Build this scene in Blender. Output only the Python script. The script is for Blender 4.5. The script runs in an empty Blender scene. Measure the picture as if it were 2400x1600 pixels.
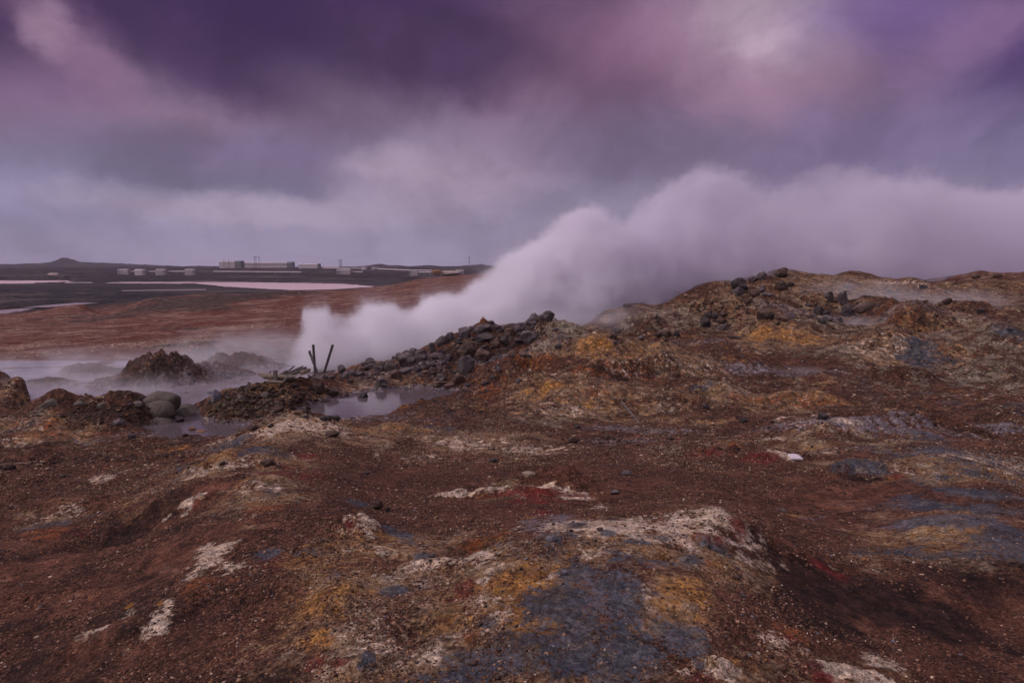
import bpy, math, random
import numpy as np
from mathutils import Vector, Matrix

# ---------------------------------------------------------------- camera, light, exposure
sc = bpy.context.scene
EYE = 14.0                                   # height of the eye above z = 0
FPX = 1600.0                                 # focal length in pixels of the 2400 px frame (24 mm)
HORIZON = 626.0
PITCH = math.atan((800.0 - HORIZON) / FPX)   # the camera looks down a little

cam_data = bpy.data.cameras.new('camera')
cam = bpy.data.objects.new('camera', cam_data)
sc.collection.objects.link(cam)
cam_data.sensor_width = 36.0
cam_data.lens = 24.0
cam_data.clip_start = 0.1
cam_data.clip_end = 20000.0
cam.location = (0, 0, EYE)
cam.rotation_euler = (math.pi / 2 - PITCH, 0, 0)
sc.camera = cam

sc.view_settings.view_transform = 'Standard'
sc.view_settings.look = 'None'
sc.view_settings.exposure = 0.0
sc.view_settings.gamma = 1.0
try:
    sc.view_settings.use_curve_mapping = False
except Exception:
    pass

SUN_EL, SUN_AZ = math.radians(34), math.radians(-100)     # veiled sun, from the left and a little behind
sun_data = bpy.data.lights.new('sun', 'SUN')
sun_data.energy = 1.25
sun_data.angle = math.radians(10)
sun_data.color = (1.0, 0.90, 0.90)
sun = bpy.data.objects.new('sun', sun_data)
sc.collection.objects.link(sun)
sdir = Vector((math.sin(SUN_AZ) * math.cos(SUN_EL), math.cos(SUN_AZ) * math.cos(SUN_EL), math.sin(SUN_EL)))
sun.rotation_euler = sdir.to_track_quat('Z', 'Y').to_euler()

cy = sc.cycles
cy.max_bounces = 10
cy.diffuse_bounces = 2
cy.glossy_bounces = 2
cy.transmission_bounces = 2
cy.transparent_max_bounces = 6
cy.volume_bounces = 8
cy.volume_step_rate = 1.0
cy.volume_max_steps = 256
cy.use_denoising = True
cy.use_adaptive_sampling = True
cy.adaptive_threshold = 0.03


def lin(r, g, b):
    def f(c):
        c /= 255.0
        return c / 12.92 if c <= 0.04045 else ((c + 0.055) / 1.055) ** 2.4
    return (f(r), f(g), f(b), 1.0)


# ---------------------------------------------------------------- node helper
class NT:
    def __init__(self, tree):
        self.t = tree
        tree.nodes.clear()

    def n(self, kind, props=None, **inp):
        nd = self.t.nodes.new(kind)
        for k, v in (props or {}).items():
            setattr(nd, k, v)
        for k, v in inp.items():
            key = int(k[1:]) if k[0] == 'i' and k[1:].isdigit() else k.replace('_', ' ')
            self.put(nd.inputs[key], v)
        return nd

    def put(self, sock, v):
        if hasattr(v, 'outputs'):
            v = v.outputs[0]
        if isinstance(v, bpy.types.NodeSocket):
            self.t.links.new(v, sock)
        else:
            if sock.type == 'RGBA' and not hasattr(v, '__len__'):
                v = (v, v, v, 1)
            sock.default_value = v

    def m(self, op, a, b=0.0, c=None, clamp=False):
        nd = self.t.nodes.new('ShaderNodeMath')
        nd.operation = op
        nd.use_clamp = clamp
        self.put(nd.inputs[0], a)
        self.put(nd.inputs[1], b)
        if c is not None:
            self.put(nd.inputs[2], c)
        return nd.outputs[0]

    def sm(self, x, lo, hi, a=0.0, b=1.0):
        nd = self.t.nodes.new('ShaderNodeMapRange')
        nd.interpolation_type = 'SMOOTHSTEP'
        self.put(nd.inputs[0], x)
        self.put(nd.inputs[1], lo)
        self.put(nd.inputs[2], hi)
        self.put(nd.inputs[3], a)
        self.put(nd.inputs[4], b)
        return nd.outputs[0]

    def mix(self, f, a, b, mode='MIX'):
        nd = self.t.nodes.new('ShaderNodeMix')
        nd.data_type = 'RGBA'
        nd.blend_type = mode
        self.put(nd.inputs[0], f)
        self.put(nd.inputs[6], a)
        self.put(nd.inputs[7], b)
        return nd.outputs[2]

    def vm(self, op, a, b=(0, 0, 0), s=None):
        nd = self.t.nodes.new('ShaderNodeVectorMath')
        nd.operation = op
        self.put(nd.inputs[0], a)
        self.put(nd.inputs[1], b)
        if s is not None:
            self.put(nd.inputs[3], s)
        return nd.outputs[1] if op in ('LENGTH', 'DISTANCE', 'DOT_PRODUCT') else nd.outputs[0]

    def noise(self, vec, scale, detail=4.0, rough=0.55, lac=2.0, dist=0.0, dim='3D'):
        nd = self.t.nodes.new('ShaderNodeTexNoise')
        nd.noise_dimensions = dim
        self.put(nd.inputs['Vector'], vec)
        self.put(nd.inputs['Scale'], scale)
        self.put(nd.inputs['Detail'], detail)
        self.put(nd.inputs['Roughness'], rough)
        self.put(nd.inputs['Lacunarity'], lac)
        self.put(nd.inputs['Distortion'], dist)
        return nd

    def voro(self, vec, scale, feature='F1', rnd=1.0):
        nd = self.t.nodes.new('ShaderNodeTexVoronoi')
        nd.feature = feature
        self.put(nd.inputs['Vector'], vec)
        self.put(nd.inputs['Scale'], scale)
        self.put(nd.inputs['Randomness'], rnd)
        return nd


def new_mat(name):
    m = bpy.data.materials.new(name)
    m.use_nodes = True
    return m, NT(m.node_tree)


# ---------------------------------------------------------------- pixel <-> world helpers
CP, SP = math.cos(PITCH), math.sin(PITCH)


def ray(px, py):
    """world direction with unit forward (y) component for a pixel of the 2400x1600 photograph"""
    cx, cyy = (px - 1200.0) / FPX, (py - 800.0) / FPX
    f = CP - SP * cyy
    d = SP + CP * cyy
    return cx / f, 1.0, -d / f


def at(px, py, Y):
    a, _, c = ray(px, py)
    return Vector((a * Y, Y, EYE + c * Y))


def azel(px, py):
    a, b, c = ray(px, py)
    return math.atan2(a, b), math.atan2(c, math.hypot(a, b))


# ---------------------------------------------------------------- sky
world = bpy.data.worlds.new('World')
sc.world = world
world.use_nodes = True


def build_sky():
    t = NT(world.node_tree)
    geo = t.n('ShaderNodeTexCoord')
    vec = geo.outputs['Generated']
    sep = t.n('ShaderNodeSeparateXYZ', i0=vec)
    az = t.m('ARCTAN2', sep.outputs[0], sep.outputs[1])
    el = t.m('ARCSINE', sep.outputs[2])
    # clouds drift: warp the directions with turbulence
    comb = t.n('ShaderNodeCombineXYZ', i0=az, i1=t.m('MULTIPLY', el, 1.15), i2=0.0)
    w1 = t.noise(comb, 3.2, 6.0, 0.52)
    w2 = t.noise(comb, 12.0, 7.0, 0.6)
    ws = t.n('ShaderNodeSeparateColor', i0=w1.outputs[1])
    ws2 = t.n('ShaderNodeSeparateColor', i0=w2.outputs[1])
    azw = t.m('ADD', az, t.m('MULTIPLY', t.m('SUBTRACT', ws.outputs[0], 0.5), 0.11))
    azw = t.m('ADD', azw, t.m('MULTIPLY', t.m('SUBTRACT', ws2.outputs[0], 0.5), 0.085))
    elw = t.m('ADD', el, t.m('MULTIPLY', t.m('SUBTRACT', ws.outputs[1], 0.5), 0.06))
    elw = t.m('ADD', elw, t.m('MULTIPLY', t.m('SUBTRACT', ws2.outputs[1], 0.5), 0.055))
    # base: from the horizon up
    ramp = t.n('ShaderNodeValToRGB', i0=t.m('DIVIDE', elw, 0.40))
    e = ramp.color_ramp.elements
    stops = [(0.0, lin(150, 140, 167)), (0.16, lin(145, 134, 160)), (0.36, lin(126, 114, 143)),
             (0.55, lin(124, 104, 132)), (0.75, lin(110, 86, 118)), (1.0, lin(96, 72, 110))]
    e[0].position, e[0].color = stops[0]
    e[1].position, e[1].color = stops[-1]
    for p, c in stops[1:-1]:
        q = e.new(p)
        q.color = c
    col = ramp.outputs[0]
    # cloud masses: (px, py, rx, ry, tilt, colour, strength, edge)
    masses = [
        (100, 470, 420, 60, 0.0, (140, 132, 168), .6, 1.0),
        (640, 415, 360, 42, 0.0, (112, 104, 132), .9, .8),
        (640, 490, 360, 36, 0.0, (164, 150, 172), .85, .8),
        (1000, 470, 200, 40, 0.0, (152, 138, 162), .5, 1.0),
        (480, 250, 520, 95, 0.05, (127, 103, 130), .7, 1.0),
        (250, 280, 190, 40, -0.1, (138, 112, 136), .6, 1.0),
        (560, 340, 440, 40, 0.0, (116, 104, 136), .7, 1.0),
        (40, 190, 170, 60, 0.0, (120, 90, 126), .7, 1.0),
        (1090, 390, 210, 80, -0.05, (170, 150, 174), .95, .85),
        (955, 385, 100, 34, 0.0, (172, 154, 176), .8, .8),
        (1200, 250, 120, 110, -0.3, (150, 124, 150), .75, .85),
        (1420, 110, 300, 110, 0.0, (136, 100, 128), .85, .9),
        (1600, 210, 340, 60, 0.0, (116, 83, 112), .7, 1.0),
        (1500, 330, 460, 80, 0.0, (118, 101, 130), .7, 1.0),
        (1650, 470, 400, 50, 0.0, (132, 122, 148), .6, 1.0),
        (2200, 560, 420, 90, 0.0, (133, 120, 152), .8, 1.0),
        (1870, 190, 210, 75, 0.1, (146, 112, 138), .75, 1.0),
        (1830, 30, 230, 150, 0.1, (164, 134, 158), .8, 1.0),
        (1850, 20, 130, 90, 0.1, (190, 168, 184), .9, 1.0),
        (1800, 80, 60, 50, 0.5, (190, 164, 182), .7, .7),
        (2060, 40, 190, 90, 0.3, (102, 78, 132), .8, 1.0),
        (2170, 220, 280, 90, -0.5, (122, 98, 136), .7, 1.0),
        (2390, 150, 90, 130, 0.2, (80, 58, 108), .85, 1.0),
        (2330, 50, 140, 38, -0.5, (134, 102, 140), .7, 1.0),
        (2250, 350, 320, 90, 0.0, (122, 108, 144), .7, 1.0),
        (620, 0, 580, 150, 0.05, (62, 41, 80), .97, 0.85),
        (1000, 125, 240, 80, 0.1, (75, 53, 86), .92, 0.75),
        (470, 130, 230, 60, 0.35, (70, 48, 84), .85, 0.9),
        (20, 10, 140, 90, 0.0, (70, 46, 86), .9, 0.9),
        (150, 90, 110, 60, 0.7, (130, 98, 132), .7, 1.0),
        (110, 66, 40, 44, 0.7, (170, 138, 164), .8, 1.0),
        (200, 130, 110, 34, 0.6, (140, 108, 136), .6, 1.0),
    ]
    for (px, py, rx, ry, tilt, c, s, edge) in masses:
        a0, e0 = azel(px, py)
        da = t.m('SUBTRACT', azw, a0)
        de = t.m('SUBTRACT', elw, e0)
        ct, st = math.cos(-tilt), math.sin(-tilt)
        u = t.m('ADD', t.m('MULTIPLY', da, ct / (rx / FPX)), t.m('MULTIPLY', de, st / (rx / FPX)))
        v = t.m('ADD', t.m('MULTIPLY', da, -st / (ry / FPX)), t.m('MULTIPLY', de, ct / (ry / FPX)))
        q = t.m('ADD', t.m('MULTIPLY', u, u), t.m('MULTIPLY', v, v))
        q = t.m('SQRT', q)
        f = t.sm(q, 1.0 - 0.75 * edge, 1.0 + 0.75 * edge, s, 0.0)
        col = t.mix(f, col, lin(*c))
    # fine wisps
    w3 = t.noise(comb, 26.0, 6.0, 0.6)
    wisp = t.noise(t.vm('ADD', comb, t.vm('MULTIPLY', w3.outputs[1], (.05, .035, 0))), 6.0, 9.0, 0.6, dist=0.5)
    k = t.sm(wisp.outputs[0], 0.30, 0.70, 0.83, 1.16)
    col = t.mix(1.0, col, t.n('ShaderNodeCombineColor', i0=k, i1=k, i2=k), 'MULTIPLY')
    # the overcast above and behind the camera is a brighter, paler lilac
    over = t.sm(el, 0.40, 0.95)
    front = t.sm(sep.outputs[1], -0.35, 0.25)
    low = t.m('MULTIPLY', t.m('SUBTRACT', 1.0, front), t.sm(el, 0.0, 0.3, 0.6, 1.0))
    f = t.m('MAXIMUM', over, low)
    big = t.noise(vec, 2.2, 5.0, 0.55)
    bright = t.mix(t.sm(big.outputs[0], 0.35, 0.65), (0.44, 0.37, 0.50, 1), (0.80, 0.67, 0.84, 1))
    glow = t.vm('DOT_PRODUCT', vec, tuple(sdir))
    gl = t.sm(glow, -.7, 1.0, .58, 1.35)
    bright = t.mix(1.0, bright, t.n('ShaderNodeCombineColor', i0=gl, i1=gl, i2=gl), 'MULTIPLY')
    col = t.mix(f, col, bright)
    # clear sky above the cloud shows through a little
    sky = t.n('ShaderNodeTexSky', {'sky_type': 'NISHITA', 'sun_disc': False, 'sun_elevation': SUN_EL,
                                   'sun_rotation': SUN_AZ, 'air_density': 1.0, 'dust_density': 2.0})
    bg1 = t.n('ShaderNodeBackground', Color=col, Strength=1.0)
    bg2 = t.n('ShaderNodeBackground', Color=sky, Strength=0.06)
    mixs = t.n('ShaderNodeMixShader', i0=0.04, i1=bg1, i2=bg2)
    t.n('ShaderNodeOutputWorld', Surface=mixs)


build_sky()
world.cycles.sampling_method = 'MANUAL'
world.cycles.sample_map_resolution = 512

# ---------------------------------------------------------------- numpy noise
_rng = np.random.RandomState(7)
_perm = _rng.permutation(4096).astype(np.int32)
_perm2 = np.concatenate([_perm, _perm])
_ang = _rng.rand(4096) * 2 * np.pi
_gx, _gy = np.cos(_ang).astype(np.float32), np.sin(_ang).astype(np.float32)


def perlin(x, y, seed=0):
    x = np.asarray(x, np.float64) + seed * 17.31
    y = np.asarray(y, np.float64) - seed * 11.73
    xi, yi = np.floor(x), np.floor(y)
    fx, fy = (x - xi).astype(np.float32), (y - yi).astype(np.float32)
    xi, yi = xi.astype(np.int64) & 4095, yi.astype(np.int64) & 4095
    x1, y1 = (xi + 1) & 4095, (yi + 1) & 4095
    u = fx * fx * fx * (fx * (fx * 6 - 15) + 10)
    v = fy * fy * fy * (fy * (fy * 6 - 15) + 10)

    def g(a, b, dx, dy):
        h = _perm2[_perm[a] + b]
        return _gx[h] * dx + _gy[h] * dy
    n00, n10 = g(xi, yi, fx, fy), g(x1, yi, fx - 1, fy)
    n01, n11 = g(xi, y1, fx, fy - 1), g(x1, y1, fx - 1, fy - 1)
    a = n00 + u * (n10 - n00)
    b = n01 + u * (n11 - n01)
    return (a + v * (b - a)) * 1.45


def sstep(x, lo, hi):
    t = np.clip((x - lo) / (hi - lo), 0, 1)
    return t * t * (3 - 2 * t)


def fbm(x, y, lam, octs, seed=0, gain=0.5):
    r, a = 0, 1.0
    for k in range(octs):
        r = r + a * perlin(x / lam, y / lam, seed + k)
        lam *= 0.5
        a *= gain
    return r


# ---------------------------------------------------------------- the lie of the land: surveyed points (px, py, forward distance)
SURVEY = [
    # under and around the viewer
    *[(None, x, y, 2.25 + 0.04 * abs(x)) for x in (-6, 0, 6) for y in (-8, -2, 1.5)],
    # bottom edge of the picture
    (0, 1600, 4.6), (300, 1600, 4.1), (600, 1600, 3.8), (900, 1600, 3.6), (1200, 1600, 3.5), (1500, 1600, 3.5), (1800, 1600, 3.6), (2100, 1600, 3.8), (2400, 1600, 4.1),
    (0, 1450, 5.6), (300, 1450, 5.1), (600, 1430, 4.9), (900, 1430, 4.5), (1300, 1400, 4.4), (1550, 1400, 4.4), (1750, 1430, 4.5), (2050, 1430, 5.1), (2350, 1450, 5.2),
    (1150, 1330, 4.95), (1400, 1300, 5.15), (1600, 1290, 5.3), (1250, 1245, 5.75), (1450, 1225, 5.95), (1680, 1198, 6.25),
    (1720, 1290, 5.5), (1900, 1320, 6.1), (2100, 1310, 6.3), (2300, 1300, 6.2), (2400, 1320, 6.0),
    (850, 1330, 5.4), (850, 1240, 6.7), (1000, 1290, 6.0), (1120, 1260, 6.3), (1100, 1225, 7.2),
    (0, 1300, 7.6), (150, 1330, 7.0), (350, 1330, 6.5), (500, 1300, 6.2), (650, 1250, 6.7), (300, 1230, 8.6), (420, 1200, 8.3), (560, 1180, 7.9), (700, 1150, 8.6),
    (0, 1180, 10.8), (150, 1180, 10.5), (300, 1150, 11.0), (450, 1110, 11.6), (560, 1080, 12.2), (680, 1060, 13.2), (780, 1100, 11.0),
    (0, 1095, 14.5), (150, 1100, 14.2), (300, 1090, 14.4), (420, 1065, 15.2), (520, 1040, 16.0), (610, 1005, 17.6), (690, 984, 19.0), (780, 993, 18.6), (850, 1010, 18.0),
    # the hollow beyond the front mound
    (900, 1180, 9.0), (1050, 1190, 8.6), (1200, 1200, 8.0), (1000, 1110, 12.4), (1200, 1128, 11.3), (1320, 1128, 11.2), (1420, 1180, 9.0), (1550, 1150, 10.0), (1450, 1100, 12.3), (1650, 1130, 10.5),
    (1250, 1165, 9.5), (900, 1060, 15.0), (1050, 1050, 16.0), (1250, 1060, 15.6), (1450, 1050, 16.2),
    (920, 1003, 19.2), (1000, 1010, 19.0), (1060, 995, 20.5), (1150, 1020, 18.4), (1300, 1025, 18.0), (1500, 1020, 18.4),
    # shore of the pool, pool edge
    (640, 1032, 20.4), (300, 1040, 21.8), (150, 1050, 21.0), (0, 1050, 20.6), (500, 1030, 22.0),
    (1000, 960, 25.6), (1100, 950, 26.0), (900, 985, 24.8), (760, 985, 24.8), (1130, 930, 28.0),
    # left dirt mounds in front of the steaming pool
    (30, 1000, 23.6), (150, 948, 25.8), (300, 945, 26.4), (400, 985, 26.4), (430, 1000, 26.0), (200, 1030, 22.8), (60, 975, 24.6), (-80, 960, 25.0),
    (15, 897, 31.0), (60, 912, 30.6), (110, 945, 30.4), (-120, 890, 31.0),
    # rubble mound with the broken timber
    (500, 965, 25.6), (520, 925, 28.2), (600, 908, 29.6), (640, 902, 30.2), (680, 899, 30.9), (720, 896, 31.6), (760, 893, 32.3), (600, 985, 25.3), (680, 955, 27.0), (640, 930, 28.6), (780, 932, 29.8), (860, 888, 34.0), (820, 912, 32.0), (900, 870, 35.5),
    *[(None, x, y, 6.7) for (x, y) in ((-15.5, 33.5), (-17.5, 32.5), (-19.5, 32), (-22, 31), (-24, 29.6), (-27, 29), (-12.8, 35.2), (-11.5, 36.8), (-21, 29.6), (-18, 30.4))],
    # boulder ridge
    (950, 885, 34.6), (1050, 893, 34.0), (900, 856, 37.5), (1000, 828, 39.0), (1060, 798, 40.2), (1130, 776, 41.2), (1200, 764, 42.0), (1280, 747, 42.8), (1350, 772, 42.0), (1150, 835, 37.0), (1100, 880, 34.2), (1230, 800, 39.2), (1250, 835, 36.6),
    (None, -2.5, 47, 6.1), (None, 1.5, 48.5, 5.9), (None, 5, 50, 5.5), (None, -7, 45, 6.3), (None, 11, 55, 5.2), (None, 30, 66, 4.6), (None, 50, 72, 4.2), (None, 70, 80, 4.0),
    # middle mounds
    (1180, 880, 32.0), (1260, 845, 33.0), (1350, 820, 34.0), (1420, 805, 34.5), (1550, 812, 34.8), (1620, 830, 34.5), (1120, 910, 29.5), (1200, 900, 29.4), (1330, 880, 30.0), (1480, 880, 30.2), (1150, 960, 25.0), (1250, 935, 26.2), (1350, 925, 26.8), (1500, 905, 28.4), (1650, 905, 28.6), (1750, 920, 27.6),
    (1100, 985, 22.8), (1300, 985, 22.6), (1450, 985, 22.5), (1600, 980, 22.6), (1800, 945, 25.2), (1000, 1000, 21.5),
    (1500, 835, 36.5),
    # right: wet flat, low spur in front of it
    (1700, 1005, 20.2), (1900, 985, 20.8), (2100, 970, 21.4), (2300, 975, 20.6), (2400, 985, 19.8), (1950, 955, 22.8), (2200, 930, 24.0), (2400, 930, 23.6),
    (1650, 1040, 16.6), (1800, 1020, 17.2), (1950, 1003, 17.8), (2100, 992, 18.2), (2180, 992, 18.0), (2270, 1020, 16.8), (2400, 1050, 15.2), (None, 17.2, 20.2, 5.0), (None, 13, 20.6, 5.0),
    (1700, 1100, 12.8), (1850, 1080, 13.6), (2000, 1070, 13.6), (2150, 1070, 13.2), (2300, 1090, 12.4), (2400, 1110, 11.8),
    (1800, 1170, 9.9), (1950, 1130, 11.2), (2050, 1200, 9.2), (2200, 1150, 10.0), (2350, 1180, 9.4), (1850, 1240, 7.9), (2100, 1250, 7.9), (2300, 1240, 7.9),
    # right hills
    (1420, 730, 47.0), (1500, 712, 48.5), (1600, 688, 50.0), (1700, 662, 51.5), (1790, 645, 52.5), (1850, 640, 53.0), (1990, 644, 54.0), (2050, 655, 54.5), (2200, 660, 56.0), (2290, 648, 57.0), (2400, 646, 58.0), (2520, 642, 58.0),
    (None, 5.2, 54, 4.9), (None, 13, 60, 4.2), (None, 22, 66, 3.6), (None, 34, 70, 3.6), (None, 44, 76, 3.4),
    (1450, 765, 43.5), (1600, 740, 45.0), (1800, 710, 46.5), (2000, 705, 47.0), (2200, 700, 47.0), (2400, 690, 47.5),
    (1420, 795, 40.0), (1550, 800, 39.8), (1700, 785, 40.8), (1950, 768, 41.8), (2050, 762, 42.0), (2150, 735, 43.0), (2290, 728, 43.6),
    (1700, 795, 38.6), (1790, 772, 39.2), (1870, 775, 39.2), (1700, 850, 33.2), (1850, 840, 33.6), (1960, 812, 35.0), (2050, 798, 35.6), (2110, 800, 35.4), (2180, 790, 36.6), (2290, 775, 37.8), (2400, 760, 38.2),
    (1750, 880, 30.6), (1900, 880, 30.2), (2050, 880, 29.8), (2250, 870, 30.4), (2400, 860, 30.6), (1850, 925, 26.4),
    # the rust-red plain behind the pools
    (0, 850, 47.0), (200, 840, 48.5), (400, 822, 50.0), (600, 810, 50.0), (None, -9, 52, 6.1), (None, -3, 58, 6.0), (None, 6, 62, 6.0),
    (0, 800, 66.0), (300, 780, 68.0), (600, 765, 68.0), (0, 760, 100), (300, 740, 100), (600, 725, 98), (900, 705, 96), (1150, 690, 95),
    (0, 720, 175), (200, 722, 140), (350, 705, 150), (500, 692, 160), (650, 686, 165), (800, 684, 165), (900, 672, 170), (1000, 663, 178), (1100, 657, 185), (1250, 652, 190), (1500, 645, 200), (2000, 640, 210), (2400, 634, 220),
    (None, -95, 125, 9.7), (None, -106, 140, 10.3), (None, -110, 155, 10.8), (None, -85, 140, 10.1), (None, -105, 168, 10.9), (None, -80, 118, 9.2),
    (0, 695, 260), (200, 690, 270),
    *[(None, x, y, d) for (x, y, d) in ((-160, 210, 11.6), (-60, 240, 12.2), (-10, 260, 12.2), (60, 290, 11.5), (200, 300, 9.5))],
    # lava flats to the horizon
    *[(None, s * y, y, d) for (y, d) in ((300, 12.2), (450, 12.3)) for s in (-.85, -.5, -.25, 0)],
    *[(None, s * 300, 320, 10) for s in (.4, .8)], 
    *[(None, s * 565, 565, 11.6) for s in (-.85, -.6, -.4, -.2, 0)], *[(None, s * 640, 640, 6.4) for s in (-.85, -.6, -.4, -.2, 0, .3, .8)],
    *[(None, s * 820, 820, 4.0) for s in (-.85, -.5, -.2, .1, .4, .8)],
    *[(None, s * 1000, 1000, 1.6) for s in (-.85, -.5, -.2, .1, .4, .8)],
    *[(None, s * 1500, 1500, 1.0) for s in (-.85, -.5, -.2, .1, .4, .8)],
    *[(None, s * 2500, 2500, 1.5) for s in (-.85, -.4, 0, .4, .8)],
    *[(None, s * 6000, 6000, 6.0) for s in (-.85, -.4, 0, .4, .8)],
    *[(None, x, y, 5.0) for (x, y) in ((-14, -6), (14, -6), (-40, -20), (40, -20), (0, -40), (-200, -100), (200, -100), (0, -2000), (-60, 20), (60, 25), (-120, 60), (130, 60))],
]
KAZ = 2.6


def polar(x, y):
    r = np.sqrt(x * x + y * y)
    return np.arctan2(x, y), np.log(np.maximum(r, 0.6)), r


def _fit():
    pts, vals = [], []
    for s in SURVEY:
        if s[0] is None:
            _, x, y, d = s
        else:
            v = at(*s)
            x, y, d = v.x, v.y, EYE - v.z
        a, l, _ = polar(np.float64(x), np.float64(y))
        pts.append((KAZ * a, l))
        vals.append(d)
    p = np.array(pts)
    d = np.array(vals)
    r = np.linalg.norm(p[:, None] - p[None], axis=2)
    n = len(p)
    A = np.zeros((n + 3, n + 3))
    A[:n, :n] = -(r ** 1.5) + np.eye(n) * -0.0006
    A[:n, n] = 1
    A[:n, n + 1:] = p
    A[n, :n] = 1
    A[n + 1:, :n] = p.T
    b = np.concatenate([d, np.zeros(3)])
    sol = np.linalg.solve(A, b)
    return p.astype(np.float32), sol[:n].astype(np.float32), sol[n:].astype(np.float32)


RP, RW, RC = _fit()


def drop_at(x, y):
    a, l, _ = polar(x, y)
    q = np.stack([KAZ * a, l], -1).astype(np.float32).reshape(-1, 2)
    out = np.empty(len(q), np.float32)
    for i in range(0, len(q), 20000):
        c = q[i:i + 20000]
        d2 = (c[:, None, 0] - RP[None, :, 0]) ** 2 + (c[:, None, 1] - RP[None, :, 1]) ** 2
        out[i:i + 20000] = -(np.sqrt(d2 * np.sqrt(d2))) @ RW + RC[0] + c @ RC[1:]
    return out.reshape(np.shape(x))


# pools and lagoons: outline in the photograph, drop of the water level below the eye
def on_level(px, py, drop):
    a, _, c = ray(px, py)
    Y = drop / -c
    return a * Y, Y


POOLS = {
    'near': (5.85, .35, [(684, 969), (720, 950), (780, 940), (830, 935), (870, 925), (915, 912), (1000, 908), (1060, 913), (1110, 920), (1095, 930), (1050, 940), (1000, 952), (960, 962), (900, 973), (850, 977), (740, 979), (690, 977)]),
    'small': (5.85, .3, [(430, 976), (455, 976), (480, 986), (540, 992), (572, 1000), (578, 1010), (540, 1024), (480, 1027), (400, 1020), (330, 1014), (300, 1004), (360, 994), (420, 986)]),
    'steaming': (6.3, .45, [(-260, 874), (70, 866), (230, 862), (330, 868), (420, 872), (560, 860), (700, 848), (770, 850), (720, 870), (630, 884), (660, 895), (610, 925), (520, 945), (430, 950), (330, 958), (130, 955), (90, 935), (30, 905), (-260, 905)]),
    'lagoon_main': (12.0, 3.0, [(240, 660.6), (500, 660.8), (700, 663), (800, 665.5), (866, 671), (862, 672.5), (770, 678), (690, 679.5), (640, 677), (540, 671.5), (505, 668), (470, 664.5), (240, 663)]),
    'lagoon_left': (12.0, 3.0, [(-300, 657), (165, 657), (170, 660), (160, 663.5), (0, 664.5), (-300, 665)]),
    'lagoon_strip': (12.0, 2.0, [(160, 660.8), (214, 660.8), (214, 663), (160, 663)]),
    'streak': (12.0, 1.2, [(290, 680.5), (380, 679.4), (480, 678), (480, 679.2), (380, 680.6), (290, 682)]),
    'brook': (11.0, 1.0, [(-60, 732), (30, 724), (75, 721), (100, 723), (60, 729), (0, 736), (-60, 740)]),
    'brook_upper': (10.6, .8, [(110, 716), (150, 712.5), (192, 710.2), (192, 712.5), (150, 716), (112, 719.5)]),
}
POOL_XY = {k: np.array([on_level(px, py, d) for px, py in pts]) for k, (d, m, pts) in POOLS.items()}


def poly_sd(x, y, P):
    """signed distance, negative inside"""
    d = np.full(x.shape, 1e18)
    inside = np.zeros(x.shape, bool)
    n = len(P)
    for i in range(n):
        ax, ay = P[i]
        bx, by = P[(i + 1) % n]
        ex, ey = bx - ax, by - ay
        wx, wy = x - ax, y - ay
        t = np.clip((wx * ex + wy * ey) / (ex * ex + ey * ey + 1e-12), 0, 1)
        d = np.minimum(d, (wx - t * ex) ** 2 + (wy - t * ey) ** 2)
        c = (ay > y) != (by > y)
        with np.errstate(divide='ignore', invalid='ignore'):
            xx = (bx - ax) * (y - ay) / (by - ay if by != ay else 1e-9) + ax
        inside ^= c & (x < xx)
    d = np.sqrt(d)
    return np.where(inside, -d, d)


# islands and humps that rise out of the pools: px, py of the foot, Y, half width, half depth, height
HUMPS = [
    (385, 895, 37.5, 2.5, 1.6, 1.25), (300, 905, 36.4, 2.2, 1.0, .40), (440, 885, 38.5, 2.2, 1.2, .6), (475, 880, 39.5, 2.6, 1.0, .65), (560, 862, 43.0, 2.6, 1.1, .7),
    (470, 838, 47.0, 1.6, 1.2, .9), (205, 882, 40.5, 1.7, .8, .5), (120, 905, 36.6, 1.5, .6, .3), (330, 880, 40.0, 3.0, 1.2, .35),
]


def rough_field(x, y, a, l, r):
    """how broken the surface is"""
    k = np.full(x.shape, 0.95)

    def add(px, py, Y, ra, rl, v):
        nonlocal k
        p = at(px, py, Y)
        pa, pl, _ = polar(p.x, p.y)
        q = ((a - pa) / ra) ** 2 + ((l - pl) / rl) ** 2
        k = k + v * np.exp(-q)
    k = k * (.62 + .38 * sstep(r, 7, 20))
    add(620, 950, 26.5, .09, .10, .7)
    add(250, 965, 26, .13, .07, 1.2)
    add(1080, 830, 38, .12, .12, .9)
    add(1250, 820, 35, .08, .08, .7)
    add(1500, 870, 30, .2, .2, .5)
    add(1800, 750, 44, .4, .3, .1)
    add(2250, 760, 40, .2, .12, .25)
    add(1350, 1400, 4.5, .16, .25, -.3)
    add(2050, 1420, 5.0, .18, .2, -.32)
    add(450, 1230, 8.0, .14, .2, -.15)
    add(900, 1150, 10, .1, .2, -.2)
    k = k * (1 - .55 * sstep(r, 48, 62) * (1 - sstep(a, -.05, .05)))
    return np.maximum(k, .12)


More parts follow.
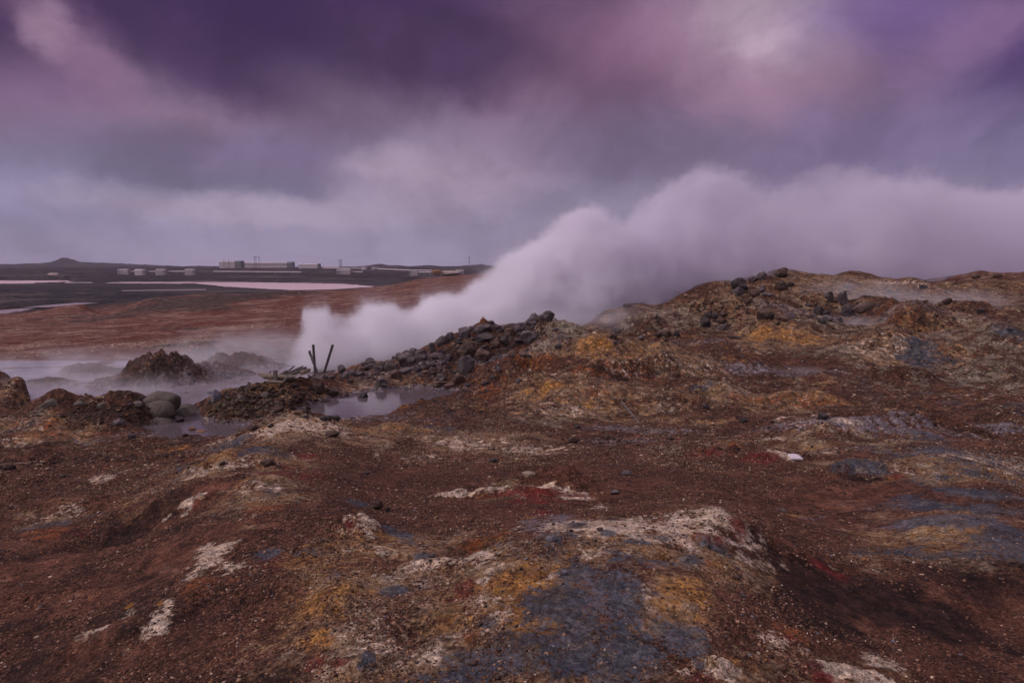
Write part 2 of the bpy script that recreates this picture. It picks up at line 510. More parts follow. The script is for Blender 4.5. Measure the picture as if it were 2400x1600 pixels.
# lumps (+) and hollows (-): px, py, half width and half height in pixels, height in metres
LUMPS = [
    (1250, 1150, 150, 13, .26), (1330, 1150, 60, 10, .10), (1690, 1207, 80, 18, .03), (1110, 1280, 50, 12, -.10), (670, 992, 110, 22, .12), (930, 1008, 120, 13, .24), (1060, 1003, 50, 8, -.15),
    (1180, 890, 55, 26, .7), (1420, 818, 120, 16, .55), (1550, 830, 60, 12, .3), (1500, 872, 120, 7, .4), (1500, 888, 130, 6, -.35), (1840, 780, 80, 13, .5), (2080, 806, 85, 15, .5), (2130, 752, 55, 16, .8), (2160, 775, 40, 10, -.6),
    (2250, 738, 60, 10, .6), (1620, 862, 90, 12, .3), (1240, 850, 60, 14, .5), (1330, 785, 45, 24, .25), (1270, 912, 60, 14, .4), (1390, 935, 80, 14, .35), (1340, 965, 60, 12, .25), (1570, 950, 90, 12, .3), (1720, 935, 90, 10, .3), (1850, 940, 130, 8, .35),
    (1950, 1012, 150, 10, .30), (2140, 1000, 90, 8, .25), (2280, 1022, 70, 6, .2), (1700, 1050, 80, 9, .22), (2030, 1125, 60, 8, -.10), (2000, 1108, 110, 8, .16), (2200, 1100, 120, 12, .14), (1800, 1075, 90, 8, .12),
    (560, 1085, 110, 14, .2), (840, 1242, 60, 14, .15), (330, 1238, 150, 22, -.13), (440, 1172, 200, 14, .18), (170, 1195, 130, 12, .16), (2060, 1430, 260, 50, -.05), (1850, 1300, 120, 16, .10), (2260, 1240, 150, 22, .12),
    (230, 962, 190, 12, .30), (130, 955, 60, 8, .15), (300, 952, 70, 8, .2), (370, 975, 60, 10, .2), (60, 1000, 70, 12, .25), (450, 1034, 70, 7, .10), (180, 1080, 150, 6, .18), (360, 1082, 90, 5, .15), (60, 1130, 100, 8, -.15),
    (545, 945, 60, 16, .2), (1000, 870, 60, 14, .35), (1090, 965, 50, 10, .12),
    (1700, 735, 50, 16, .6), (1800, 725, 70, 14, .5), (1920, 715, 50, 12, .5), (2060, 735, 60, 14, .7), (1620, 745, 60, 14, .5), (1500, 770, 60, 12, .5), (1730, 700, 60, 10, .5), (1880, 690, 70, 10, -.4), (2150, 690, 90, 10, .5), (2300, 685, 80, 10, .5), (1960, 765, 70, 8, -.5), (2350, 800, 60, 16, .4), (2260, 830, 60, 16, .4), (2180, 850, 70, 12, -.3), (1980, 850, 60, 10, .3), (2330, 880, 90, 12, .4), (2100, 890, 80, 8, .3),
    (800, 1400, 80, 24, .06), (1000, 1340, 90, 12, .07), (930, 1300, 100, 8, -.06), (1020, 1470, 90, 20, -.05), (860, 1560, 60, 20, .05), (1560, 1310, 60, 10, -.07), (1660, 1270, 60, 8, .06), (1580, 1440, 50, 18, -.05), (1690, 1570, 50, 14, .06), (1950, 1580, 120, 14, .05), (740, 1290, 60, 12, .08), (620, 1390, 80, 20, .05), (400, 1440, 60, 30, .05), (250, 1500, 120, 24, .06), (120, 1400, 120, 16, .07),
]
_LUMPS = []


def base_hit(px, py):
    a, _, c = ray(px, py)
    Y = np.geomspace(2.2, 400.0, 500)
    h = EYE - drop_at(a * Y, Y)
    i = int(np.argmax(h >= EYE + c * Y))
    return (a * Y[i], Y[i]) if i > 0 else None


def height(x, y, full=True):
    x = np.asarray(x, np.float64)
    y = np.asarray(y, np.float64)
    a, l, r = polar(x, y)
    z = EYE - drop_at(x, y).astype(np.float64)
    # relief at every scale one can make out from where it stands
    k = rough_field(x, y, a, l, r)
    wx = x + .25 * r * .04 * perlin(x / (r * .05 + .3), y / (r * .05 + .3), 91)
    lam, seed = 24.0, 3
    rel = np.zeros_like(z)
    while lam > 0.02:
        q = lam / np.maximum(r, .8)
        w = sstep(q, .0022, .005) * (1 - sstep(q, .10, .28))
        if w.max() > 0.01:
            sel = w > 0.005
            n = np.zeros_like(z)
            nn = perlin(wx[sel] / lam, y[sel] / lam, seed)
            if seed % 2:
                nn = .45 - 1.1 * np.abs(nn) if seed % 4 == 1 else nn
            n[sel] = nn
            rel += n * w * lam * .074 * np.minimum(k, 1.3)
            extra = np.maximum(k - 1.0, 0)
            if extra.max() > 0:
                rel += np.abs(n) * w * lam * .11 * extra
        lam *= .5
        seed += 1
    z = z + rel
    if not _LUMPS:
        for (px, py, rx, ry, h) in LUMPS:
            c, u, d = base_hit(px, py), base_hit(px, py - ry), base_hit(px, py + ry)
            if c is None:
                continue
            dep = min(u[1] - c[1] if u else 9e9, c[1] - d[1] if d else 9e9) * 1.2
            wid = rx * c[1] / FPX
            _LUMPS.append((c[0], c[1], wid, min(max(dep, .22 * wid), 1.3 * wid), h))
    for (cx, cyy, wx_, wy_, h) in _LUMPS:
        sel = (np.abs(x - cx) < 2.2 * wx_) & (np.abs(y - cyy) < 2.2 * wy_)
        if sel.any():
            n1 = perlin(x[sel] / (wx_ * .8), y[sel] / (wx_ * .8), 77)
            n2 = perlin(x[sel] / (wx_ * .3), y[sel] / (wx_ * .3), 78)
            q = ((x[sel] - cx) / wx_ + .45 * n1 + .2 * n2) ** 2 + ((y[sel] - cyy) / wy_ + .35 * n2) ** 2
            z[sel] += h * 1.15 * np.exp(-q ** 1.4)
    # lava flats: hummocky
    lava = sstep(r + 25 * perlin(x / 40, y / 40, 5), 215, 270) * (1 - sstep(r, 3500, 5500))
    z = z + lava * (1.1 * np.abs(fbm(x, y, 38.0, 5, 40, .55)) - .35 + 1.2 * np.maximum(fbm(x, y, 160, 3, 50), 0) * sstep(r, 500, 900))
    # far hills on the skyline
    for (px, rr, w, ws, h) in ((160, 2400, .011, .16, 14), (160, 2400, .030, .2, 6), (60, 2500, .10, .2, 13), (300, 2400, .07, .2, 9), (230, 2300, .05, .2, 6),
                               (480, 1500, .06, .12, 4.5), (1040, 1700, .14, .15, 4), (1110, 1650, .02, .12, 4.5), (1000, 1700, .02, .1, 3.5), (890, 1700, .014, .1, 7), (870, 1700, .03, .1, 4), (930, 1750, .012, .1, 4), (1125, 1600, .008, .1, 4), (1165, 1650, .02, .1, 5),
                               (2390, 400, .05, .16, 5)):
        pa = math.atan((px - 1200) / FPX)
        z = z + (.6 if rr > 1400 else 1.0) * h * np.exp(-((a - pa) / w) ** 2 - ((l - math.log(rr)) / ws) ** 2) * (1 + .35 * fbm(x, y, 60, 3, 60))
    # pools
    for key, (drop, m, _) in POOLS.items():
        P = POOL_XY[key]
        lo, hi = P.min(0) - 4 * m - 2, P.max(0) + 4 * m + 2
        sel = (x > lo[0]) & (x < hi[0]) & (y > lo[1]) & (y < hi[1])
        if not sel.any():
            continue
        xs, ys = x[sel], y[sel]
        sd = poly_sd(xs, ys, P)
        sd = sd - .25 * m + .75 * m * (.9 * perlin(xs / (m * 3), ys / (m * 3), 21) + .55 * perlin(xs / m, ys / m, 22) + .3 * perlin(xs / m * 2.3, ys / m * 2.3, 23))
        lev = EYE - drop
        t = sstep(sd, -1.1 * m, 1.1 * m)
        bed = lev - .22 * min(m, 1.0) - .1 * m * sstep(-sd, 0, 2 * m)
        zs = z[sel]
        shore = np.where((sd > 0) & ((m >= 1) | (sd < 2.4 * m)), np.maximum(zs, lev + .03 * np.minimum(sd, m)), zs)
        z[sel] = bed + (shore - bed) * t
    for (px, py, Y, rx, ry, h) in HUMPS:
        p = at(px, py, Y)
        lev = EYE - 6.3
        q = ((x - p.x) / rx) ** 2 + ((y - p.y) / ry) ** 2
        sel = q < 6
        if sel.any():
            xs, ys = x[sel], y[sel]
            q = q[sel] * (1 + .5 * perlin(xs / .9, ys / .9, 31))
            g = np.exp(-np.maximum(q, 0) ** 1.1 * 1.4)
            bump = h * np.minimum(g * 1.35, 1) * (.85 + .55 * np.abs(fbm(xs, ys, 1.1, 5, 33, .62)))
            z[sel] = np.maximum(z[sel], lev - .25 + (h * .12 + .25) * np.minimum(g * 3, 1) + bump * .9)
    return z


# the ground as a fan of points, fine where it is seen; heights between them are interpolated
_dense = np.radians(np.arange(-43, 43.001, 0.082))
_rest = np.radians(np.concatenate([np.arange(-180, -43, 2.6), np.arange(44.5, 180, 2.6)]))
GA = np.sort(np.concatenate([_dense, _rest]))
_rows = [0.05, .4, .8, 1.2, 1.6, 2.0, 2.3]
_r = 2.5
while _r < 9000:
    _rows.append(_r)
    _d = 2.3 + (min(_r, 40) - 3.5) * .1
    _r += min(max(_r * _r * .00146 / max(_d, 2.0) * 1.15, .0085), .0062 * _r if _r < 62 else (.010 * _r if _r < 450 else .018 * _r))
GR = np.array(_rows)
GLR = np.log(GR)
_aa, _rr = np.meshgrid(GA, GR)
GX, GY = _rr * np.sin(_aa), _rr * np.cos(_aa)
GZ = height(GX.ravel(), GY.ravel()).reshape(GX.shape)
del _aa, _rr


def zfast(x, y):
    x, y = np.asarray(x, float), np.asarray(y, float)
    a, l = np.arctan2(x, y), np.log(np.maximum(np.hypot(x, y), .06))
    i = np.clip(np.searchsorted(GA, a) - 1, 0, len(GA) - 2)
    j = np.clip(np.searchsorted(GLR, l) - 1, 0, len(GR) - 2)
    u = np.clip((a - GA[i]) / (GA[i + 1] - GA[i]), 0, 1)
    v = np.clip((l - GLR[j]) / (GLR[j + 1] - GLR[j]), 0, 1)
    return (GZ[j, i] * (1 - u) + GZ[j, i + 1] * u) * (1 - v) + (GZ[j + 1, i] * (1 - u) + GZ[j + 1, i + 1] * u) * v


_SY = np.geomspace(2.0, 3000.0, 2400)


def ground_hit(px, py):
    """first point of the ground along the line of sight"""
    a, _, c = ray(px, py)
    zr = EYE + c * _SY
    h = zfast(a * _SY, _SY)
    below = np.nonzero(h >= zr)[0]
    if len(below) == 0:
        return None
    i = below[0]
    if i == 0:
        return Vector((a * _SY[0], _SY[0], h[0]))
    y0, y1 = _SY[i - 1], _SY[i]
    f0, f1 = zr[i - 1] - h[i - 1], zr[i] - h[i]
    Y = y0 + (y1 - y0) * f0 / (f0 - f1)
    return Vector((a * Y, Y, EYE + c * Y))


def zat(x, y):
    return float(zfast(np.array([x], float), np.array([y], float))[0])


# ---------------------------------------------------------------- mesh helpers
def link(o, parent=None):
    sc.collection.objects.link(o)
    if parent is not None:
        o.parent = parent
    return o


def mesh_np(name, V, F, mats=(), smooth=True):
    me = bpy.data.meshes.new(name)
    V = np.asarray(V, np.float32)
    F = np.asarray(F, np.int32)
    me.vertices.add(len(V))
    me.vertices.foreach_set('co', V.ravel())
    n = F.shape[1]
    me.loops.add(F.size)
    me.loops.foreach_set('vertex_index', F.ravel())
    me.polygons.add(len(F))
    me.polygons.foreach_set('loop_start', np.arange(0, F.size, n, dtype=np.int32))
    if smooth:
        me.polygons.foreach_set('use_smooth', np.ones(len(F), bool))
    me.update(calc_edges=True)
    for m in mats:
        me.materials.append(m)
    return me


def tag(o, label=None, cat=None, group=None, kind=None):
    if label:
        o['label'] = label
    if cat:
        o['category'] = cat
    if group:
        o['group'] = group
    if kind:
        o['kind'] = kind
    return o


# ---------------------------------------------------------------- mineral colours of the ground
CH = {'cream': 0, 'blue': 1, 'ochre': 2, 'rust': 3, 'red': 4, 'dark': 5, 'grey': 6, 'olive': 7, 'lava': 8, 'plain': 9, 'crust': 10, 'smooth': 11, 'tan': 12, 'tuft_band': 13}
PATCHES = [
    # crusted earth in ochre, tan and brown
    ('tan', 1300, 1430, 330, 150, 1.1), ('tan', 1000, 1400, 300, 120, 1.0), ('tan', 880, 1290, 200, 60, .9), ('tan', 800, 1500, 150, 90, .9), ('tan', 1450, 1270, 280, 50, 1.0), ('tan', 1600, 1400, 120, 120, 1.0), ('tan', 950, 1560, 260, 70, 1.0), ('tan', 1450, 1560, 260, 60, .8), ('tan', 1680, 1570, 110, 50, .9), ('tan', 720, 1010, 160, 40, 1.0), ('tan', 930, 1010, 140, 24, .9), ('tan', 600, 1070, 160, 40, .8), ('tan', 480, 1110, 160, 36, .7), ('tan', 170, 1200, 130, 30, .7), ('tan', 620, 1150, 140, 50, .6), ('tan', 1100, 1050, 220, 40, .8), ('tan', 1220, 1140, 190, 20, .7),
    ('tan', 1350, 920, 240, 60, .9), ('tan', 1480, 835, 180, 40, 1.0), ('tan', 1700, 920, 260, 40, .8), ('tan', 1850, 790, 180, 40, .9), ('tan', 2100, 830, 160, 50, .9), ('tan', 1700, 740, 300, 50, .8), ('tan', 2000, 690, 300, 50, .8), ('tan', 2250, 770, 200, 40, .7), ('tan', 2300, 680, 200, 40, .7), ('tan', 1900, 1050, 220, 40, .8), ('tan', 2250, 1090, 220, 40, .8), ('tan', 1650, 1190, 120, 60, .8), ('tan', 2250, 1260, 220, 60, .8), ('tan', 1550, 990, 160, 20, .6), ('tan', 100, 1000, 140, 40, .8), ('tan', 640, 930, 160, 40, .7), ('tan', 900, 895, 150, 20, .7), ('tan', 1980, 1560, 160, 50, .7), ('tan', 1320, 780, 100, 50, .6), ('tan', 500, 1300, 120, 50, .5), ('tan', 30, 905, 80, 20, .8),
    # cream and white crusts
    ('cream', 690, 1000, 110, 22, 1.0), ('cream', 780, 1000, 60, 12, .6), ('cream', 1500, 1228, 230, 30, 1.0), ('cream', 1690, 1205, 70, 26, 1.0), ('cream', 1560, 1215, 120, 16, .6), ('cream', 1300, 1235, 60, 18, .7),
    ('cream', 1080, 1152, 60, 10, .9), ('cream', 1150, 1140, 50, 8, .9), ('cream', 1290, 1140, 70, 8, 1.0), ('cream', 1350, 1165, 40, 12, .9), ('cream', 1400, 1190, 40, 8, .7),
    ('cream', 850, 1228, 40, 22, .9), ('cream', 500, 1300, 40, 24, 1.0), ('cream', 540, 1330, 40, 14, .6), ('cream', 470, 1340, 30, 10, .8), ('cream', 395, 1425, 14, 28, 1.1), ('cream', 375, 1465, 22, 22, 1.0), ('cream', 345, 1483, 22, 12, .9), ('cream', 225, 1475, 30, 8, .7), ('cream', 300, 1440, 16, 8, .7), ('cream', 295, 1522, 12, 6, .8),
    ('cream', 470, 1110, 40, 9, .9), ('cream', 245, 1117, 22, 8, 1.0), ('cream', 600, 1080, 50, 12, .6), ('cream', 430, 1190, 40, 10, .6), ('cream', 445, 1180, 14, 10, .7), ('cream', 140, 1200, 60, 16, .55), ('cream', 520, 1078, 60, 10, .6), ('cream', 600, 1150, 60, 14, .6), ('cream', 700, 1065, 50, 18, .5), ('cream', 60, 1085, 40, 5, .6),
    ('cream', 1100, 1045, 110, 14, .75), ('cream', 1230, 1058, 70, 12, .7), ('cream', 1330, 1050, 80, 8, .6), ('cream', 970, 1075, 80, 10, .5), ('cream', 1350, 960, 50, 14, .5), ('cream', 1345, 955, 16, 10, .8), ('cream', 1580, 960, 60, 16, .45),
    ('cream', 1995, 1572, 100, 22, 1.15), ('cream', 2060, 1545, 45, 14, 1.1), ('cream', 1950, 1588, 40, 14, 1.0), ('cream', 1680, 1575, 60, 30, 1.0), ('cream', 1630, 1590, 40, 20, .9), ('cream', 1810, 1500, 30, 18, .7), ('cream', 1880, 1530, 14, 16, .8), ('cream', 770, 1580, 30, 20, 1.0), ('cream', 805, 1565, 30, 10, .7),
    ('cream', 870, 1500, 70, 50, .55), ('cream', 1010, 1540, 70, 14, .8), ('cream', 1170, 1420, 40, 40, .7), ('cream', 980, 1330, 90, 24, .6), ('cream', 1120, 1300, 80, 14, .7), ('cream', 1150, 1400, 30, 30, .6), ('cream', 1300, 1440, 20, 10, .6), ('cream', 1390, 1480, 20, 14, .6), ('cream', 860, 1280, 90, 14, .5), ('cream', 1420, 1290, 150, 12, .6),
    ('cream', 1980, 985, 30, 6, .8), ('cream', 1860, 980, 60, 8, .5), ('cream', 1835, 1065, 40, 10, 1.0), ('cream', 1960, 1050, 80, 10, .5), ('cream', 2300, 1075, 110, 16, .75), ('cream', 2360, 1095, 60, 10, .7), ('cream', 1500, 1000, 60, 6, .4), ('cream', 2150, 1105, 90, 10, .4), ('cream', 1950, 1330, 16, 5, .8), ('cream', 1800, 1025, 40, 6, .6), ('cream', 2110, 790, 50, 14, .6), ('cream', 2050, 815, 80, 20, .5), ('cream', 1620, 870, 100, 12, .5), ('cream', 1450, 865, 70, 8, .5), ('cream', 1900, 985, 70, 8, .5),
    ('cream', 1280, 955, 60, 18, .45), ('cream', 900, 880, 50, 12, .45), ('cream', 510, 1045, 50, 14, .55), ('cream', 2000, 650, 80, 8, .4), ('cream', 2120, 665, 120, 6, .6), ('cream', 60, 1000, 60, 14, .45), ('cream', 20, 1040, 40, 14, .5), ('cream', 130, 970, 40, 12, .35),
    ('tuft_band', 330, 698, 280, 10, 1.3), ('tuft_band', 480, 704, 180, 9, 1.2), ('tuft_band', 120, 704, 200, 8, 1.0), ('tuft_band', 640, 698, 70, 4, .8), ('tuft_band', 430, 720, 120, 8, .9), ('tuft_band', 250, 745, 160, 6, .6), ('tuft_band', 60, 760, 120, 7, .6), ('tuft_band', 480, 850, 160, 14, .9), ('tuft_band', 420, 806, 70, 6, .7), ('tuft_band', 530, 825, 110, 10, .8), ('tuft_band', 430, 705, 190, 8, 1.2), ('tuft_band', 250, 712, 110, 6, 1.1), ('tuft_band', 560, 694, 110, 6, 1.1), ('tuft_band', 400, 690, 260, 5, .7), ('tuft_band', 100, 690, 160, 5, .8), ('tuft_band', 690, 684, 60, 3, .9),  # bands of dark tufts across the red plain
    ('cream', 60, 812, 70, 8, .55), ('cream', 200, 815, 110, 8, .5), ('cream', 420, 800, 90, 10, .5), ('cream', 560, 770, 100, 10, .4), ('cream', 120, 830, 90, 6, .4), ('cream', 30, 725, 20, 3, .4),
    # blue and slate mud
    ('blue', 1370, 1420, 110, 95, 1.1), ('blue', 1340, 1345, 70, 26, 1.0), ('blue', 1440, 1370, 60, 30, .9), ('blue', 1245, 1340, 70, 14, .9), ('blue', 1470, 1440, 40, 50, .9), ('blue', 1500, 1310, 90, 10, .8), ('blue', 1180, 1560, 130, 30, .9), ('blue', 1130, 1590, 100, 20, .9), ('blue', 1220, 1510, 70, 22, .9), ('blue', 1280, 1540, 60, 50, .8), ('blue', 1600, 1480, 50, 30, .9), ('blue', 1630, 1310, 40, 12, .9), ('blue', 1400, 1520, 110, 50, .7),
    ('blue', 930, 1252, 34, 12, 1.2), ('blue', 840, 1175, 20, 8, 1.0), ('blue', 930, 1385, 30, 8, 1.0), ('blue', 1115, 1395, 20, 12, .8), ('blue', 1150, 1460, 20, 14, .7), ('blue', 740, 1290, 50, 14, .8), ('blue', 790, 1350, 20, 16, .8), ('blue', 980, 1300, 30, 10, .9), ('blue', 1030, 1305, 30, 8, .8), ('blue', 860, 1545, 16, 12, .9), ('blue', 950, 1600, 60, 16, .7), ('blue', 620, 1305, 30, 14, .5),
    ('blue', 1430, 1250, 18, 6, 1.1), ('blue', 1500, 1270, 40, 5, .9), ('blue', 1560, 1262, 30, 6, 1.0), ('blue', 1660, 1275, 40, 6, .9), ('blue', 1300, 1262, 14, 9, 1.0), ('blue', 1350, 1230, 18, 4, .8),
    ('blue', 2230, 1190, 120, 18, 1.0), ('blue', 2280, 1225, 110, 22, 1.1), ('blue', 2360, 1260, 60, 26, 1.0), ('blue', 2130, 1215, 60, 14, .6), ('blue', 2250, 1150, 70, 10, .8), ('blue', 2040, 1090, 40, 14, 1.1), ('blue', 1965, 1088, 18, 8, .9), ('blue', 2200, 1060, 110, 20, .6), ('blue', 2320, 1120, 80, 14, .7), ('blue', 2150, 1020, 90, 12, .6), ('blue', 2130, 1140, 40, 12, .6), ('blue', 2350, 1290, 60, 14, .8), ('blue', 2080, 1290, 80, 10, .7), ('blue', 2250, 1295, 60, 8, .7),
    ('blue', 520, 1050, 40, 6, .9), ('blue', 460, 1100, 40, 8, .7), ('blue', 430, 1095, 20, 8, .6), ('blue', 620, 1050, 50, 10, .6), ('blue', 150, 1225, 70, 8, .6), ('blue', 280, 1110, 20, 6, .6), ('blue', 640, 1155, 40, 8, .6), ('blue', 1640, 1570, 10, 20, .8), ('blue', 1640, 1480, 26, 40, .8), ('blue', 1100, 1040, 30, 8, .6), ('blue', 1050, 1005, 60, 8, .5), ('blue', 2145, 820, 34, 26, .9), ('blue', 2220, 840, 20, 16, .7), ('blue', 1640, 905, 60, 10, .4), ('blue', 2380, 770, 40, 20, .5), ('blue', 2380, 960, 80, 14, .4), ('blue', 2200, 950, 60, 14, .4), ('blue', 1560, 890, 30, 6, .5), ('blue', 60, 1000, 40, 10, .4),
    # ochre
    ('ochre', 1230, 1380, 80, 40, 1.1), ('ochre', 1220, 1440, 40, 30, .9), ('ochre', 1180, 1360, 60, 14, .9), ('ochre', 1270, 1470, 50, 30, .7), ('ochre', 900, 1395, 60, 16, .9), ('ochre', 820, 1390, 50, 30, .6), ('ochre', 960, 1470, 100, 40, .6), ('ochre', 1090, 1480, 60, 40, .6), ('ochre', 880, 1275, 110, 20, .6), ('ochre', 700, 1300, 80, 24, .5), ('ochre', 760, 1440, 80, 40, .6), ('ochre', 740, 1500, 50, 30, .7), ('ochre', 1590, 1360, 70, 50, .8), ('ochre', 1570, 1420, 50, 50, .7), ('ochre', 1330, 1545, 60, 30, .6), ('ochre', 1490, 1530, 80, 30, .6), ('ochre', 1670, 1550, 60, 20, .9), ('ochre', 1650, 1400, 24, 40, .8), ('ochre', 1640, 1450, 40, 16, .8), ('ochre', 1700, 1540, 30, 14, .8), ('ochre', 1550, 1500, 60, 60, .5), ('ochre', 1240, 1560, 26, 14, .9),
    ('ochre', 860, 1240, 90, 12, .6), ('ochre', 1400, 1315, 120, 10, .5), ('ochre', 2300, 1235, 70, 6, 1.0), ('ochre', 2230, 1215, 50, 6, .8), ('ochre', 2340, 1255, 40, 8, .9), ('ochre', 2390, 1280, 20, 16, .9), ('ochre', 2130, 1280, 60, 14, .6), ('ochre', 2230, 1275, 40, 8, .6), ('ochre', 1650, 1270, 60, 12, .5), ('ochre', 1870, 1200, 60, 16, .4),
    ('ochre', 1460, 830, 110, 22, .75), ('ochre', 1830, 780, 90, 16, .8), ('ochre', 1900, 800, 70, 14, .5), ('ochre', 1270, 910, 60, 24, .6), ('ochre', 1400, 950, 60, 14, .5), ('ochre', 2160, 800, 60, 10, .5), ('ochre', 2060, 845, 60, 16, .5), ('ochre', 1700, 930, 90, 14, .4), ('ochre', 1620, 985, 60, 8, .5), ('ochre', 1950, 935, 80, 14, .4), ('ochre', 930, 1005, 110, 12, .6), ('ochre', 740, 925, 70, 16, .5), ('ochre', 560, 955, 50, 16, .5), ('ochre', 440, 1050, 60, 10, .6), ('ochre', 100, 990, 40, 12, .5), ('ochre', 930, 890, 30, 12, .7), ('ochre', 2180, 780, 60, 14, .6), ('ochre', 2340, 1075, 110, 8, .3), ('ochre', 1900, 1050, 60, 8, .5), ('ochre', 540, 1060, 100, 12, .5), ('ochre', 420, 1150, 120, 16, .4), ('ochre', 180, 1190, 80, 10, .5), ('ochre', 300, 1420, 8, 5, .9), ('ochre', 380, 1410, 9, 6, 1.0),
    # rust
    ('rust', 480, 1375, 70, 18, .8), ('rust', 100, 1250, 60, 10, .7), ('rust', 620, 1190, 60, 14, .6), ('rust', 740, 1560, 30, 30, .7), ('rust', 1120, 1280, 60, 14, 1.0), ('rust', 1110, 1270, 30, 10, .9), ('rust', 1100, 1500, 24, 40, .7), ('rust', 1850, 1480, 30, 14, .9), ('rust', 1600, 1540, 40, 20, .6), ('rust', 1380, 825, 90, 12, .5), ('rust', 1250, 850, 60, 18, .8), ('rust', 1450, 882, 110, 8, .8), ('rust', 1850, 935, 120, 10, .7), ('rust', 1400, 925, 70, 14, .5), ('rust', 2100, 1120, 30, 6, 1.0), ('rust', 2360, 1130, 60, 8, .6), ('rust', 1700, 1045, 60, 8, .6), ('rust', 1150, 910, 50, 20, .6), ('rust', 100, 1015, 50, 14, .7), ('rust', 110, 985, 30, 10, .7), ('rust', 980, 895, 90, 10, .6), ('rust', 800, 905, 80, 14, .5), ('rust', 440, 1075, 60, 6, .6), ('rust', 300, 1085, 70, 6, .6), ('rust', 650, 1040, 60, 8, .4), ('rust', 900, 1010, 80, 8, .4), ('rust', 2230, 690, 120, 12, .5), ('rust', 2130, 730, 80, 14, .5), ('rust', 2200, 835, 40, 24, .5), ('rust', 1740, 735, 60, 14, .4), ('rust', 2060, 725, 60, 14, .6), ('rust', 1640, 1330, 40, 50, .4), ('rust', 820, 1600, 60, 12, .5),
    # blood red
    ('red', 1270, 1150, 120, 9, .9), ('red', 1250, 1178, 60, 12, .8), ('red', 1180, 1160, 60, 10, .6), ('red', 1280, 1205, 40, 10, .8), ('red', 720, 1065, 30, 9, 1.2), ('red', 1800, 1066, 40, 8, 1.1), ('red', 1770, 1080, 40, 6, .9), ('red', 1660, 1065, 50, 14, .8), ('red', 1730, 1225, 18, 22, 1.1), ('red', 1935, 1335, 50, 10, .8), ('red', 640, 1110, 90, 14, .6), ('red', 730, 1120, 30, 10, .6), ('red', 1085, 1375, 22, 16, 1.1), ('red', 1065, 1400, 26, 12, .8), ('red', 1930, 1595, 40, 12, 1.1), ('red', 1900, 1555, 30, 12, .9), ('red', 1645, 1590, 30, 14, 1.0), ('red', 800, 1555, 20, 12, .8), ('red', 735, 1555, 26, 18, .8), ('red', 1650, 1250, 60, 8, .6), ('red', 1840, 1490, 20, 8, .8), ('red', 1110, 1070, 80, 6, .5), ('red', 460, 1185, 20, 10, .4), ('red', 620, 1320, 50, 20, .4), ('red', 815, 1222, 14, 6, .8), ('red', 2095, 1115, 20, 6, .8), ('red', 160, 1250, 50, 8, .5), ('red', 1320, 1175, 50, 8, .5),
    # dark smooth mud; also hollow shadow and corner vignetting painted into the ground colour
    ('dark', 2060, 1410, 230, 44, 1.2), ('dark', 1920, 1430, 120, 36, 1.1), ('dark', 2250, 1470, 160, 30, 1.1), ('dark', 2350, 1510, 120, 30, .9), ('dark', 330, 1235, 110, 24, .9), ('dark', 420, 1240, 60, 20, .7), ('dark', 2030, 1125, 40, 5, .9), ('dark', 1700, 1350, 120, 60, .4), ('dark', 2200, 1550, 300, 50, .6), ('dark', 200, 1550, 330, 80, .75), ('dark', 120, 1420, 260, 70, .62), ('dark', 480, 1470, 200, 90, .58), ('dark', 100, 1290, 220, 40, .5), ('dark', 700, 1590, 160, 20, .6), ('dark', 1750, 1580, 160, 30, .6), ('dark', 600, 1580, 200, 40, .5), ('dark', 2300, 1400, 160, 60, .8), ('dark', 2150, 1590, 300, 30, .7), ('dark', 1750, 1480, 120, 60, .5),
    # smooth trodden mud, no gravel
    ('smooth', 440, 1180, 150, 26, 1.0), ('smooth', 330, 1260, 120, 14, .7), ('smooth', 420, 1300, 90, 40, .9), ('smooth', 60, 1330, 120, 26, .7), ('smooth', 200, 1420, 120, 20, .7), ('smooth', 80, 1490, 120, 40, .5), ('smooth', 2000, 1175, 130, 24, 1.0), ('smooth', 1950, 1210, 120, 20, .8), ('smooth', 1900, 1330, 160, 24, .7), ('smooth', 1350, 1420, 200, 120, 1.0), ('smooth', 1270, 1225, 70, 22, 1.0), ('smooth', 2060, 1420, 260, 60, 1.1), ('smooth', 2250, 1220, 200, 50, .9), ('smooth', 1130, 1290, 60, 16, .7), ('smooth', 1500, 1240, 240, 30, .8), ('smooth', 1950, 985, 260, 16, .9), ('smooth', 1500, 1025, 160, 12, .7), ('smooth', 900, 1030, 80, 10, .5), ('smooth', 1100, 1430, 160, 80, .5), ('smooth', 1530, 1440, 120, 100, .8), ('smooth', 600, 1240, 60, 30, .6), ('smooth', 120, 1205, 80, 14, .6), ('smooth', 500, 1080, 120, 14, .6), ('smooth', 2380, 1400, 80, 60, .6),
    # wet lilac-grey mud
    ('grey', 1900, 985, 220, 12, 1.0), ('grey', 2150, 990, 160, 12, .7), ('grey', 2330, 1000, 100, 14, 1.0), ('grey', 1500, 1010, 150, 9, .8), ('grey', 1480, 1030, 110, 9, .7), ('grey', 1270, 1225, 60, 18, .9), ('grey', 1300, 1210, 50, 10, .6), ('grey', 1800, 865, 130, 10, .8), ('grey', 1650, 800, 120, 8, .7), ('grey', 1950, 750, 160, 7, .7), ('grey', 1130, 850, 60, 8, 1.0), ('grey', 1120, 1010, 90, 8, .5), ('grey', 1000, 985, 60, 10, .5), ('grey', 2200, 725, 140, 10, .6), ('grey', 1480, 885, 60, 6, .5), ('grey', 900, 980, 120, 5, .6), ('grey', 230, 1030, 160, 8, .5), ('grey', 1380, 1000, 60, 5, .6), ('grey', 1830, 1195, 30, 8, .5), ('grey', 1900, 1210, 50, 12, .5), ('grey', 2100, 1190, 90, 16, .4),
